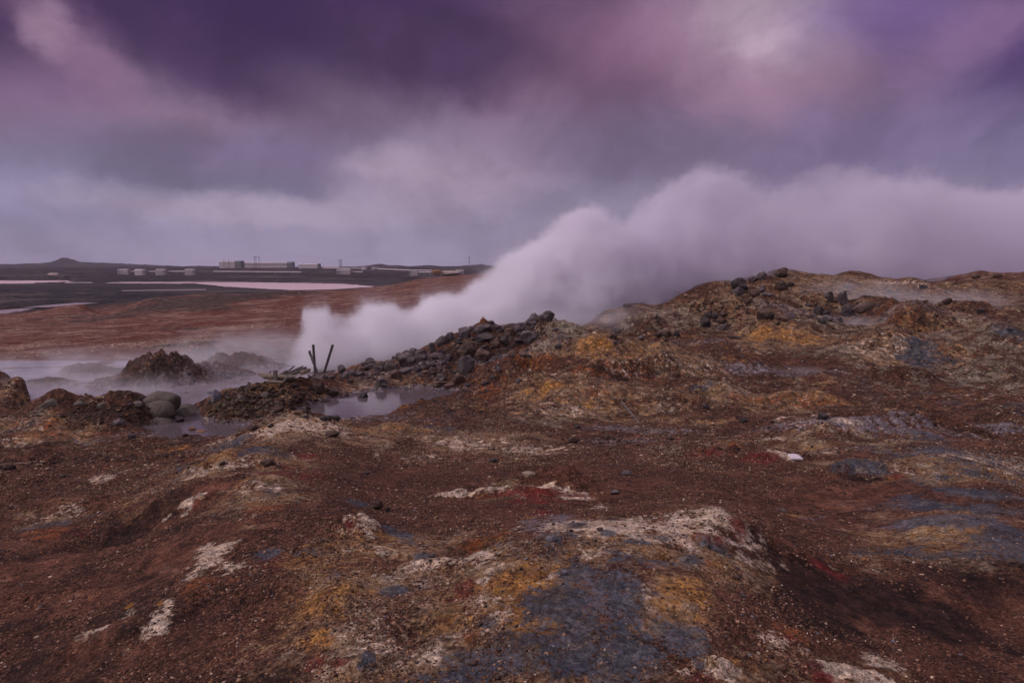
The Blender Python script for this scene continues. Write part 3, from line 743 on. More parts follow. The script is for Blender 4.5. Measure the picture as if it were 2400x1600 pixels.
    ('grey', 380, 905, 130, 16, .8), ('grey', 500, 880, 120, 20, .7), ('grey', 1300, 790, 60, 30, .5), ('grey', 980, 850, 100, 26, .8), ('grey', 870, 870, 60, 12, .6), ('grey', 2320, 750, 80, 14, .4), ('grey', 760, 880, 90, 10, .8),
    # olive earth
    ('olive', 1330, 770, 60, 30, .9), ('olive', 1300, 810, 80, 24, .7), ('olive', 1600, 760, 240, 40, .6), ('olive', 1850, 700, 200, 30, .45), ('olive', 2000, 830, 120, 30, .7), ('olive', 2250, 870, 180, 40, .7), ('olive', 1950, 900, 200, 20, .5), ('olive', 2100, 920, 160, 20, .4), ('olive', 2300, 800, 100, 40, .6), ('olive', 1200, 985, 160, 18, .6), ('olive', 1300, 1000, 160, 12, .5), ('olive', 1550, 1050, 160, 16, .4), ('olive', 560, 980, 80, 20, .6), ('olive', 500, 1040, 50, 10, .5), ('olive', 1950, 770, 120, 20, .6), ('olive', 2050, 1040, 180, 20, .5), ('olive', 2200, 1090, 160, 20, .4), ('olive', 2250, 1350, 150, 40, .4), ('olive', 1700, 950, 150, 24, .3), ('olive', 890, 895, 90, 14, .6), ('olive', 60, 975, 60, 12, .5),
    # dark broken crusts
    ('crust', 250, 965, 110, 22, 1.0), ('crust', 330, 960, 90, 24, .9), ('crust', 150, 950, 60, 12, .6), ('crust', 640, 930, 120, 36, .75), ('crust', 560, 950, 70, 36, .8), ('crust', 760, 920, 60, 20, .6), ('crust', 720, 945, 60, 12, .6), ('crust', 450, 1025, 40, 8, .8), ('crust', 400, 1045, 60, 8, .7), ('crust', 1050, 960, 60, 12, .6), ('crust', 180, 1075, 140, 8, .8), ('crust', 350, 1080, 90, 6, .7), ('crust', 1000, 870, 120, 26, .5), ('crust', 1430, 878, 90, 6, .8), ('crust', 1080, 800, 110, 36, .8), ('crust', 1200, 770, 60, 30, .7), ('crust', 960, 850, 90, 26, .6), ('crust', 1680, 750, 70, 24, .5), ('crust', 2030, 715, 60, 20, .6), ('crust', 1960, 720, 30, 14, .5), ('crust', 370, 850, 70, 16, .9), ('crust', 2180, 760, 40, 14, .6), ('crust', 1390, 1030, 60, 6, .6), ('crust', 1090, 1275, 40, 10, .6), ('crust', 2300, 1012, 70, 5, .7), ('crust', 2390, 1120, 40, 14, .5), ('crust', 640, 985, 50, 8, .6), ('crust', 2380, 1330, 40, 20, .6),
]


def build_ground():
    A, R, X, Y, Z = GA, GR, GX, GY, GZ
    na, nr = len(A), len(R)
    V = np.stack([X, Y, Z], -1).reshape(-1, 3)
    i = np.arange(nr - 1)[:, None] * na
    j = np.arange(na)[None, :]
    j2 = (j + 1) % na
    F = np.stack([i + j, i + j2, i + na + j2, i + na + j], -1).reshape(-1, 4)
    me = mesh_np('ground', V, F)
    # masks
    x, y = X.ravel(), Y.ravel()
    a, l, r = polar(x, y)
    ua, ul = a / .05, l / .10
    w1, w2 = perlin(ua * .5, ul * .5, 71), perlin(ua * .5, ul * .5, 72)
    w3, w4 = perlin(ua * 1.8, ul * 1.8, 73), perlin(ua * 1.8, ul * 1.8, 74)
    M = np.zeros((16, len(x)), np.float32)
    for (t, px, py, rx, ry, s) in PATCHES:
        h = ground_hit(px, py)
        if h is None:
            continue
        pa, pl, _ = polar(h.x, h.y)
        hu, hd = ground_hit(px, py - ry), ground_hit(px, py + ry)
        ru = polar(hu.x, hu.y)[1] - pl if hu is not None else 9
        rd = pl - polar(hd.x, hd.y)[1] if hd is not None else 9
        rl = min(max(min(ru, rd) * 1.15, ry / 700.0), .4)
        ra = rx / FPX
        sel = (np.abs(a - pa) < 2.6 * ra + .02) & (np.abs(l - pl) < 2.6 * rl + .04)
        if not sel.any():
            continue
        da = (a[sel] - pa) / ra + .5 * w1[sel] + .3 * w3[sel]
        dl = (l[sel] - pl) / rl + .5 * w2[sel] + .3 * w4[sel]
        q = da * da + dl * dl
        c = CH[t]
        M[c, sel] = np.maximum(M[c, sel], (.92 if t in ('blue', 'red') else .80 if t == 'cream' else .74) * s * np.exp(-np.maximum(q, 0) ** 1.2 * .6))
    near = 1 - sstep(r, 40, 60)
    front = np.exp(-((a - .05) / .20) ** 2 - ((l - math.log(4.9)) / .30) ** 2)
    # scattered mottling of the same minerals
    for c, seed, amt in ((0, 81, .42), (1, 82, .30), (2, 83, .45), (3, 84, .35), (4, 85, .25), (7, 86, .3)):
        n = fbm(ua * .9, ul * .9, 1.0, 4, seed, .55)
        hill = sstep(r, 20, 30) * .35
        M[c] = np.maximum(M[c], near * amt * sstep(n, .05, .55) * (.35 + .85 * front + hill))
    lava = sstep(r + 30 * perlin(x / 40, y / 40, 5) + 12 * perlin(x / 9, y / 9, 6), 205, 250)
    M[8] = lava
    M[9] = sstep(r, 44, 54) * (1 - lava)
    M[9] *= 1 - sstep(a, .02, .12) * (1 - sstep(r, 62, 70))
    # wet margins of the pools
    wet = np.zeros(len(x))
    for key in ('near', 'small', 'steaming'):
        d, m, _ = POOLS[key]
        P = POOL_XY[key]
        sel = (np.abs(x - P[:, 0].mean()) < np.ptp(P[:, 0])) & (np.abs(y - P[:, 1].mean()) < np.ptp(P[:, 1]) + 4)
        sd = poly_sd(x[sel], y[sel], P)
        flat = 1 - sstep(Z.ravel()[sel] - (EYE - d), .05, .3)
        wet[sel] = np.maximum(wet[sel], flat * (1 - sstep(sd, 0, 2.2)))
    M[6] = np.maximum(M[6], wet * .8)
    for k, name in enumerate(('mineral_a', 'mineral_b', 'mineral_c', 'mineral_d')):
        at_ = me.attributes.new(name, 'FLOAT_COLOR', 'POINT')
        at_.data.foreach_set('color', np.ascontiguousarray(np.clip(M[4 * k:4 * k + 4], 0, 1).T, np.float32).ravel())
    o = link(bpy.data.objects.new('ground', me))
    tag(o, kind='structure')
    return o, (x, y, Z.ravel(), M)


def ground_material():
    m, t = new_mat('geothermal_earth')
    P = t.n('ShaderNodeNewGeometry').outputs['Position']
    mk = []
    for nm in ('mineral_a', 'mineral_b', 'mineral_c', 'mineral_d'):
        a = t.n('ShaderNodeAttribute', {'attribute_name': nm})
        s = t.n('ShaderNodeSeparateColor', i0=a.outputs['Color'])
        mk += [s.outputs[0], s.outputs[1], s.outputs[2], a.outputs['Alpha']]
    n1 = t.noise(P, 1.3, 9.0, .68)
    n2 = t.noise(P, 5.0, 8.0, .66)
    s1 = t.n('ShaderNodeSeparateColor', i0=n1.outputs[1])
    s2 = t.n('ShaderNodeSeparateColor', i0=n2.outputs[1])
    nbig = t.noise(P, .11, 8.0, .6)
    n3 = t.noise(P, 17.0, 6.0, .68)
    s3 = t.n('ShaderNodeSeparateColor', i0=n3.outputs[1])
    gv3 = t.voro(P, 5.5)
    gs3 = t.n('ShaderNodeSeparateColor', i0=gv3.outputs[1])
    dist = t.vm('LENGTH', t.vm('SUBTRACT', P, (0, 0, EYE)))
    mid = t.sm(dist, 9, 26)
    fine = t.noise(P, 34.0, 5.0, .7)
    gv = t.voro(P, 44.0)
    gv2 = t.voro(P, 16.0)
    gs = t.n('ShaderNodeSeparateColor', i0=gv.outputs[1])
    gs2 = t.n('ShaderNodeSeparateColor', i0=gv2.outputs[1])

    def th(mask, n, lo=.42, hi=.58, k=1.15):
        th.i = (getattr(th, 'i', 0) + 1) % 3
        nn = t.m('ADD', t.m('MULTIPLY', n, .62), t.m('MULTIPLY', s3.outputs[th.i], .38))
        v = t.m('ADD', mask, t.m('MULTIPLY', t.m('MULTIPLY', t.m('SUBTRACT', nn, .5), t.sm(mask, .0, .3)), k * 3.0))
        return t.sm(v, lo, hi)
    # brown gravel
    def ramp(f, stops, mode='LINEAR'):
        nd = t.n('ShaderNodeValToRGB', i0=f)
        nd.color_ramp.interpolation = mode
        e = nd.color_ramp.elements
        e[0].position, e[0].color = stops[0][0], tuple(stops[0][1]) + (1,)
        e[1].position, e[1].color = stops[-1][0], tuple(stops[-1][1]) + (1,)
        for p_, c_ in stops[1:-1]:
            q_ = e.new(p_)
            q_.color = tuple(c_) + (1,)
        return nd.outputs[0]
    mixn = t.m('ADD', t.m('MULTIPLY', s1.outputs[0], .55), t.m('MULTIPLY', s2.outputs[0], .45))
    mixo = t.m('ADD', t.m('MULTIPLY', s1.outputs[1], .45), t.m('MULTIPLY', s2.outputs[2], .55))
    brown = ramp(mixn, BROWN)
    tan = ramp(t.m('ADD', t.m('MULTIPLY', mixo, .8), t.m('MULTIPLY', fine.outputs[0], .2)), TAN)
    peb = t.n('ShaderNodeValToRGB', i0=gs.outputs[0])
    e = peb.color_ramp.elements
    e[0].position, e[0].color = 0.0, (.028, .018, .014, 1)
    e[1].position, e[1].color = 1.0, (.60, .44, .33, 1)
    for p, c in ((.25, (.07, .036, .024, 1)), (.60, (.17, .088, .054, 1)), (.80, (.24, .13, .078, 1)), (.93, (.36, .22, .14, 1))):
        q = e.new(p)
        q.color = c
    peb.color_ramp.interpolation = 'CONSTANT'
    peb2 = t.n('ShaderNodeValToRGB', i0=gs2.outputs[0])
    e = peb2.color_ramp.elements
    e[0].position, e[0].color = 0.0, (.035, .022, .018, 1)
    e[1].position, e[1].color = 1.0, (.36, .24, .17, 1)
    for p, c in ((.3, (.10, .052, .034, 1)), (.75, (.19, .10, .06, 1)), (.93, (.30, .18, .11, 1))):
        q = e.new(p)
        q.color = c
    gravel = t.mix(t.sm(gs.outputs[1], .72, .74), peb.outputs[0], peb2.outputs[0])
    gaps = t.sm(gv.outputs[0], .25, .62, 1.0, .35)
    gravel = t.mix(1.0, gravel, t.n('ShaderNodeCombineColor', i0=t.m('MULTIPLY', gaps, 1.2), i1=t.m('MULTIPLY', gaps, 1.02), i2=t.m('MULTIPLY', gaps, .95)), 'MULTIPLY')
    smooth = th(mk[11], s2.outputs[1], .3, .7, 1.0)
    grav_amt = t.m('MULTIPLY', t.m('SUBTRACT', 1.0, smooth), t.sm(s1.outputs[1], .36, .56, .25, .85))
    col = t.mix(grav_amt, brown, gravel)
    col = t.mix(t.m('MULTIPLY', th(mk[12], s1.outputs[2], .3, .7, 1.3), t.m('SUBTRACT', 1.0, t.m('MULTIPLY', grav_amt, .35))), col, tan)
    # broad colour beds
    plain = t.mix(t.sm(nbig.outputs[0], .38, .62), C['plain1'], C['plain2'])
    streak = t.noise(t.vm('MULTIPLY', P, (.16, .5, 1)), 1.0, 8.0, .65)
    plain = t.mix(t.sm(streak.outputs[0], .50, .64, 0, .85), plain, C['plain3'])
    plain = t.mix(t.sm(t.noise(P, .55, 6, .7).outputs[0], .58, .66, 0, .6), plain, C['plain4'])
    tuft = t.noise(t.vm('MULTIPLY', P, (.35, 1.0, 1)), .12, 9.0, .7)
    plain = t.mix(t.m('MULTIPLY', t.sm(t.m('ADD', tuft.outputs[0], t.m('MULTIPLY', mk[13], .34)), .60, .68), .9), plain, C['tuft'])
    speck = t.noise(t.vm('MULTIPLY', P, (.5, 1.2, 1)), 1.6, 7.0, .72)
    plain = t.mix(t.sm(speck.outputs[0], .52, .66, 0, .75), plain, C['plain5'])
    plain = t.mix(t.sm(speck.outputs[1], .52, .66, 0, .75), plain, C['plain4'])
    col = t.mix(mk[9], col, plain)
    col = t.mix(t.m('MULTIPLY', th(mk[7], s1.outputs[2], .3, .7), .85), col, t.mix(t.sm(s2.outputs[0], .4, .6), C['olive1'], C['olive2']))
    col = t.mix(t.m('MULTIPLY', th(mk[3], s2.outputs[1], .26, .76), .92), col, t.mix(t.sm(fine.outputs[0], .4, .6), C['rust1'], C['rust2']))
    col = t.mix(t.m('MULTIPLY', th(mk[2], s1.outputs[2], .26, .76), .9), col, t.mix(t.sm(s2.outputs[2], .38, .62), C['ochre1'], C['ochre2']))
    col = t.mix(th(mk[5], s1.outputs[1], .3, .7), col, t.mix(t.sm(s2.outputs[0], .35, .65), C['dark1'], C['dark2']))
    col = t.mix(t.m('MULTIPLY', th(mk[6], s2.outputs[0], .35, .65), .9), col, t.mix(t.sm(s1.outputs[1], .4, .6), C['grey1'], C['grey2']))
    cream = t.mix(t.sm(s2.outputs[1], .4, .62), C['cream1'], C['cream2'])
    cream = t.mix(t.sm(t.m('ABSOLUTE', t.m('SUBTRACT', t.noise(t.vm('MULTIPLY', P, (1, 2.2, 1)), 6.0, 6, .6).outputs[0], .5)), .0, .018, .75, 0), cream, C['crack'])
    col = t.mix(t.m('MULTIPLY', th(mk[0], s2.outputs[2], .32, .70, 1.25), .93), col, cream)
    blue = t.mix(t.sm(s1.outputs[0], .38, .62), C['blue1'], C['blue2'])
    blue = t.mix(t.sm(s2.outputs[0], .5, .7), blue, C['blue3'])
    col = t.mix(t.m('MULTIPLY', th(mk[1], s1.outputs[1], .28, .72, 1.7), .9), col, blue)
    col = t.mix(t.m('MULTIPLY', th(mk[4], s2.outputs[0], .26, .76, 1.1), .88), col, t.mix(t.sm(fine.outputs[0], .4, .62), C['red1'], C['red2']))
    col = t.mix(th(mk[10], s1.outputs[0], .34, .66, 1.2), col, t.mix(t.sm(s2.outputs[2], .45, .68), C['crust1'], C['crust2']))
    uneven = t.m('MULTIPLY', t.sm(s3.outputs[0], .3, .7, .66, 1.36), t.sm(s2.outputs[1], .3, .7, .78, 1.28))
    uneven = t.m('MULTIPLY', uneven, t.sm(fine.outputs[0], .3, .7, .75, 1.2))
    col = t.mix(t.m('SUBTRACT', 1.0, t.m('MULTIPLY', mk[8], 1.0)), col, t.mix(1.0, col, t.n('ShaderNodeCombineColor', i0=uneven, i1=uneven, i2=uneven), 'MULTIPLY'))
    # stray gravel over everything near
    stray = t.m('MULTIPLY', t.sm(gs2.outputs[1], .70, .72), t.sm(gv2.outputs[0], .26, .34, 1, 0))
    stray = t.m('MULTIPLY', stray, t.m('SUBTRACT', 1.0, t.m('MULTIPLY', smooth, .85)))
    stray = t.m('MULTIPLY', stray, t.m('SUBTRACT', 1.0, t.m('MAXIMUM', mk[8], mk[9])))
    col = t.mix(t.m('MULTIPLY', stray, .8), col, peb2.outputs[0])
    # crumbs of paler and darker earth on the farther slopes
    spk = t.m('MULTIPLY', t.sm(gs3.outputs[0], .0, 1.0, .66, 1.42), t.sm(gv3.outputs[0], .35, .75, 1.1, .72))
    spk = t.m('MULTIPLY', spk, t.sm(s3.outputs[1], .35, .65, .65, 1.4))
    spk = t.m('ADD', 1.0, t.m('MULTIPLY', t.m('SUBTRACT', spk, 1.0), t.m('MULTIPLY', mid, .8)))
    col = t.mix(1.0, col, t.n('ShaderNodeCombineColor', i0=spk, i1=spk, i2=spk), 'MULTIPLY')
    # lava flats
    ln = t.noise(P, .07, 9.0, .68)
    ln2 = t.noise(P, .5, 7.0, .7)
    lava = t.mix(t.sm(ln.outputs[0], .42, .60), C['lava1'], C['lava2'])
    lava = t.mix(t.sm(ln2.outputs[0], .50, .64, 0, .8), lava, C['lava3'])
    lava = t.mix(t.sm(t.noise(t.vm('MULTIPLY', P, (.25, 1, 1)), .035, 8, .62).outputs[0], .53, .62, 0, .6), lava, C['lava4'])
    col = t.mix(mk[8], col, lava)
    # dried crust: fine cracks and small broken ledges
    pw = t.vm('ADD', P, t.vm('MULTIPLY', t.vm('SUBTRACT', n2.outputs[1], (.5, .5, .5)), (.35, .35, .35)))
    ce = t.voro(t.vm('MULTIPLY', pw, (1, 1.5, 1)), 2.6, 'DISTANCE_TO_EDGE')
    ce2 = t.voro(t.vm('MULTIPLY', pw, (1, 1.4, 1)), 8.5, 'DISTANCE_TO_EDGE')
    crust_m = t.m('MULTIPLY', t.sm(t.m('MAXIMUM', t.m('MAXIMUM', mk[12], mk[0]), t.m('MAXIMUM', mk[1], mk[2])), .15, .5), t.sm(s1.outputs[2], .40, .58))
    crack = t.m('MAXIMUM', t.sm(ce.outputs[0], .004, .028, 1, 0), t.m('MULTIPLY', t.sm(ce2.outputs[0], .006, .03, 1, 0), .4))
    crack = t.m('MULTIPLY', t.m('MULTIPLY', crack, crust_m), t.sm(dist, 7, 20, 1.0, .12))
    col = t.mix(t.m('MULTIPLY', crack, .55), col, C['crack'])
    ledge = t.m('ADD', t.sm(n1.outputs[0], .47, .495), t.m('MULTIPLY', t.sm(s2.outputs[2], .50, .525), .5))
    # relief finer than the mesh
    far = t.m('MAXIMUM', mk[8], mk[9])
    b = t.m('MULTIPLY', fine.outputs[0], .014)
    b = t.m('ADD', b, t.m('MULTIPLY', n3.outputs[0], .035))
    b = t.m('ADD', b, t.m('MULTIPLY', t.m('MULTIPLY', gv3.outputs[0], mid), -.10))
    b = t.m('ADD', b, t.m('MULTIPLY', t.m('MULTIPLY', gv.outputs[0], t.m('SUBTRACT', 1.0, smooth)), -.020))
    b = t.m('ADD', b, t.m('MULTIPLY', n2.outputs[0], t.sm(dist, 6, 40, .07, .30)))
    b = t.m('ADD', b, t.m('MULTIPLY', stray, .02))
    b = t.m('ADD', b, t.m('MULTIPLY', t.m('MULTIPLY', n1.outputs[0], t.sm(dist, 8, 40)), .28))
    b = t.m('ADD', b, t.m('MULTIPLY', t.m('MULTIPLY', ln2.outputs[0], mk[8]), 1.6))
    b = t.m('ADD', b, t.m('MULTIPLY', ledge, t.m('MULTIPLY', t.sm(dist, 3, 30, .022, .14), t.m('SUBTRACT', 1.0, far))))
    b = t.m('SUBTRACT', b, t.m('MULTIPLY', crack, .02))
    bump = t.n('ShaderNodeBump', Height=b, Strength=.9, Distance=1.0)
    wetness = t.m('MAXIMUM', t.m('MULTIPLY', mk[6], .8), t.m('MULTIPLY', mk[1], .4))
    rough = t.m('SUBTRACT', .92, t.m('MULTIPLY', wetness, t.sm(s2.outputs[1], .4, .6, .25, .6)))
    p = t.n('ShaderNodeBsdfPrincipled', Base_Color=col, Roughness=rough, Normal=bump, Specular_IOR_Level=.16)
    t.n('ShaderNodeOutputMaterial', Surface=p)
    return m


BROWN = [(.30, (.050, .019, .011)), (.42, (.112, .042, .024)), (.50, (.170, .067, .039)), (.58, (.212, .092, .054)), (.68, (.31, .165, .105))]
TAN = [(.28, (.075, .032, .016)), (.37, (.175, .080, .034)), (.44, (.32, .165, .060)), (.49, (.42, .275, .145)), (.54, (.34, .235, .15)), (.60, (.58, .44, .30)), (.70, (.27, .225, .19))]
C = {k: tuple(v) + (1,) for k, v in {
    'brown1': (.135, .062, .037), 'brown2': (.19, .092, .055),
    'plain1': (.135, .036, .021), 'plain2': (.155, .066, .044), 'plain3': (.36, .225, .165), 'plain4': (.055, .024, .018), 'plain5': (.42, .275, .205), 'tuft': (.040, .028, .022),
    'olive1': (.37, .30, .20), 'olive2': (.26, .22, .165),
    'rust1': (.36, .115, .030), 'rust2': (.22, .06, .022),
    'ochre1': (.56, .27, .07), 'ochre2': (.38, .155, .035),
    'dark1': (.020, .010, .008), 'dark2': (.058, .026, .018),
    'grey1': (.20, .165, .17), 'grey2': (.26, .215, .22),
    'cream1': (.80, .62, .47), 'cream2': (.66, .49, .32), 'crack': (.055, .028, .017),
    'blue1': (.054, .064, .086), 'blue2': (.110, .112, .126), 'blue3': (.19, .15, .11),
    'red1': (.21, .030, .026), 'red2': (.12, .020, .018),
    'crust1': (.050, .028, .020), 'crust2': (.15, .075, .036),
    'lava1': (.016, .012, .016), 'lava2': (.042, .034, .038), 'lava3': (.11, .085, .075), 'lava4': (.15, .115, .095),
}.items()}

ground, GDATA = build_ground()
ground.data.materials.append(ground_material())


# ---------------------------------------------------------------- water
def water_material(name, milky, rough, bump_scale, bump_h, specks=0.0):
    m, t = new_mat(name)
    P = t.n('ShaderNodeNewGeometry').outputs['Position']
    n = t.noise(t.vm('MULTIPLY', P, (.6, 1.0, 1)), bump_scale, 4, .6)
    base = milky
    if specks:
        v = t.voro(P, 9.0)
        vs = t.n('ShaderNodeSeparateColor', i0=v.outputs[1])
        big = t.noise(P, .55, 4, .6)
        f = t.m('MULTIPLY', t.sm(v.outputs[0], .22, .3, 1, 0), t.sm(t.m('ADD', vs.outputs[0], t.m('MULTIPLY', t.m('SUBTRACT', big.outputs[0], .5), 1.4)), .55, .6))
        base = t.mix(t.m('MULTIPLY', f, specks), milky, (.05, .03, .025, 1))
        n2 = t.m('ADD', n.outputs[0], f)
    else:
        n2 = n.outputs[0]
    b = t.n('ShaderNodeBump', Height=n2, Strength=1.0, Distance=bump_h)
    p = t.n('ShaderNodeBsdfPrincipled', Base_Color=base, Roughness=rough, Normal=b, Specular_IOR_Level=.5, IOR=1.33)
    t.n('ShaderNodeOutputMaterial', Surface=p)
    return m


W_NEAR = water_material('muddy_water', (.115, .09, .095, 1), .12, 3.0, .004, 1.0)
W_HOT = water_material('hot_milky_water', (.20, .16, .175, 1), .16, 2.0, .006)
W_FAR = water_material('milky_lagoon_water', (.70, .49, .49, 1), .30, .6, .02)
W_DULL = water_material('shallow_brook_water', (.30, .22, .23, 1), .3, .6, .03)


def build_water():
    for key, (drop, m, _) in POOLS.items():
        P = POOL_XY[key]
        lo, hi = P.min(0) - m, P.max(0) + m
        import bmesh
        z = EYE - drop + .004 * list(POOLS).index(key)
        bm = bmesh.new()
        bm.faces.new([bm.verts.new((x, y, z)) for x, y in ((lo[0], lo[1]), (hi[0], lo[1]), (hi[0], hi[1]), (lo[0], hi[1]))])
        me = bpy.data.meshes.new('water')
        bm.to_mesh(me)
        bm.free()
        me.materials.append(W_NEAR if key in ('near', 'small') else W_HOT if key == 'steaming' else W_DULL if key in ('streak', 'brook', 'brook_upper', 'lagoon_strip') else W_FAR)
        tag(link(bpy.data.objects.new('water', me)), kind='structure')


build_water()

#@@OBJECTS@@
# ---------------------------------------------------------------- stones
def rock_material(name, c1, c2, c3, rough=.85, wet=0.0):
    m, t = new_mat(name)
    tc = t.n('ShaderNodeTexCoord').outputs['Object']
    P = t.n('ShaderNodeNewGeometry').outputs['Position']
    n1 = t.noise(P, 2.6, 8, .65)
    n2 = t.noise(P, 11.0, 6, .65)
    v = t.voro(P, 9.0)
    col = t.mix(t.sm(n1.outputs[0], .36, .64), c1 + (1,), c2 + (1,))
    nz = t.n('ShaderNodeSeparateXYZ', i0=t.n('ShaderNodeNewGeometry').outputs['Normal']).outputs[2]
    dust = t.m('MULTIPLY', t.sm(t.m('ADD', nz, t.m('MULTIPLY', t.m('SUBTRACT', n2.outputs[0], .5), 1.6)), .25, .9), .75)
    col = t.mix(dust, col, c3 + (1,))
    b = t.m('ADD', t.m('MULTIPLY', n2.outputs[0], .05), t.m('MULTIPLY', n1.outputs[0], .12))
    b = t.m('SUBTRACT', b, t.m('MULTIPLY', t.sm(v.outputs[0], .0, .3, 1, 0), .02))
    bump = t.n('ShaderNodeBump', Height=b, Strength=.9, Distance=1.0)
    p = t.n('ShaderNodeBsdfPrincipled', Base_Color=col, Roughness=rough, Normal=bump, Specular_IOR_Level=.25)
    t.n('ShaderNodeOutputMaterial', Surface=p)
    return m


ROCK = {
    'k': rock_material('black_lava_stone', (.024, .018, .017), (.045, .035, .033), (.085, .066, .060)),
    'g': rock_material('grey_basalt', (.055, .042, .041), (.09, .071, .068), (.16, .128, .12)),
    'b': rock_material('brown_stone', (.06, .034, .026), (.10, .058, .042), (.16, .10, .075)),
    'r': rock_material('rusty_stone', (.13, .05, .025), (.20, .09, .045), (.26, .14, .08)),
    'm': rock_material('mud_coated_stone', (.070, .055, .044), (.105, .083, .066), (.145, .118, .095)),
    'd': rock_material('dark_brown_crag', (.032, .020, .016), (.065, .038, .028), (.11, .068, .048)),
    't': rock_material('tan_stone', (.19, .13, .085), (.27, .19, .13), (.34, .26, .19)),
    's': rock_material('slate_mound', (.11, .10, .115), (.15, .135, .15), (.19, .17, .175)),
}
from mathutils import noise as mnoise
import bmesh


def rock_mesh(name, seed, facets=7, rough=.16, sub=3, smooth=True):
    """a stone one unit in size, its foot at z = 0"""
    rnd = random.Random(seed)
    bm = bmesh.new()
    bmesh.ops.create_icosphere(bm, subdivisions=sub, radius=1.0)
    planes = []
    for _ in range(facets):
        v = Vector((rnd.gauss(0, 1), rnd.gauss(0, 1), rnd.gauss(0, .8))).normalized()
        planes.append((v, rnd.uniform(.58, .88)))
    off = Vector((rnd.uniform(-50, 50), rnd.uniform(-50, 50), rnd.uniform(-50, 50)))
    for v in bm.verts:
        p = v.co.copy()
        for nrm, d in planes:
            k = p.dot(nrm) - d
            if k > 0:
                p -= nrm * k * .92
        n = mnoise.noise(p * 1.4 + off) * 1.3 + mnoise.noise(p * 3.3 + off) * .6 + mnoise.noise(p * 7.5 + off) * .32
        p *= 1 + rough * n
        v.co = p
    xs = [v.co.x for v in bm.verts]
    ys = [v.co.y for v in bm.verts]
    zs = [v.co.z for v in bm.verts]
    cx, cyy = (max(xs) + min(xs)) / 2, (max(ys) + min(ys)) / 2
    for v in bm.verts:
        v.co = ((v.co.x - cx) / (max(xs) - min(xs)), (v.co.y - cyy) / (max(ys) - min(ys)), (v.co.z - min(zs)) / (max(zs) - min(zs)))
    for f in bm.faces:
        f.smooth = smooth
    me = bpy.data.meshes.new(name)
    bm.to_mesh(me)
    bm.free()
    return me


_rock_n = 0


def stone(px, py, w, h, kind, label, cat='boulder', group=None, Y=None, facets=7, rough=.16, tilt=0.0, name=None, depth=None):
    """a stone that fills w x h pixels of the photograph round (px, py)"""
    global _rock_n
    _rock_n += 1
    g = ground_hit(px, py + h * .40) if Y is None else None
    Y0 = Y if Y is not None else (g.y if g is not None else 50.0)
    clamp = 0.0
    if group == RIDGE and Y0 > 42.5:
        Y0, clamp = 41.6, .35
    elif px > 1400 and py < 800 and Y0 > 58:
        Y0, clamp = 53.0, .35
    p = at(px, py + h * .5, Y0)
    mpp = Y0 / FPX
    me = rock_mesh(name or cat, 100 + _rock_n * 7, facets, rough, 3, kind in 'mst')
    W, H = w * mpp, h * mpp
    Dp = depth * mpp if depth else W * random.Random(_rock_n).uniform(.75, 1.05)
    bury = (.16 if kind != 'm' else 1.1) + clamp
    co = np.empty(len(me.vertices) * 3, np.float32)
    me.vertices.foreach_get('co', co)
    co = co.reshape(-1, 3) * np.array([W, Dp, H * (1 + bury)], np.float32)
    co[:, 2] -= H * bury
    if tilt:
        c, s = math.cos(tilt), math.sin(tilt)
        xx, zz = co[:, 0].copy(), co[:, 2] - H * .5
        co[:, 0], co[:, 2] = c * xx - s * zz, s * xx + c * zz + H * .5
    me.vertices.foreach_set('co', co.ravel())
    me.update()
    me.materials.append(ROCK[kind])
    o = link(bpy.data.objects.new(name or cat, me))
    o.location = (p.x, p.y + Dp * .3, p.z)
    tag(o, label=label, cat=cat, group=group)
    return o


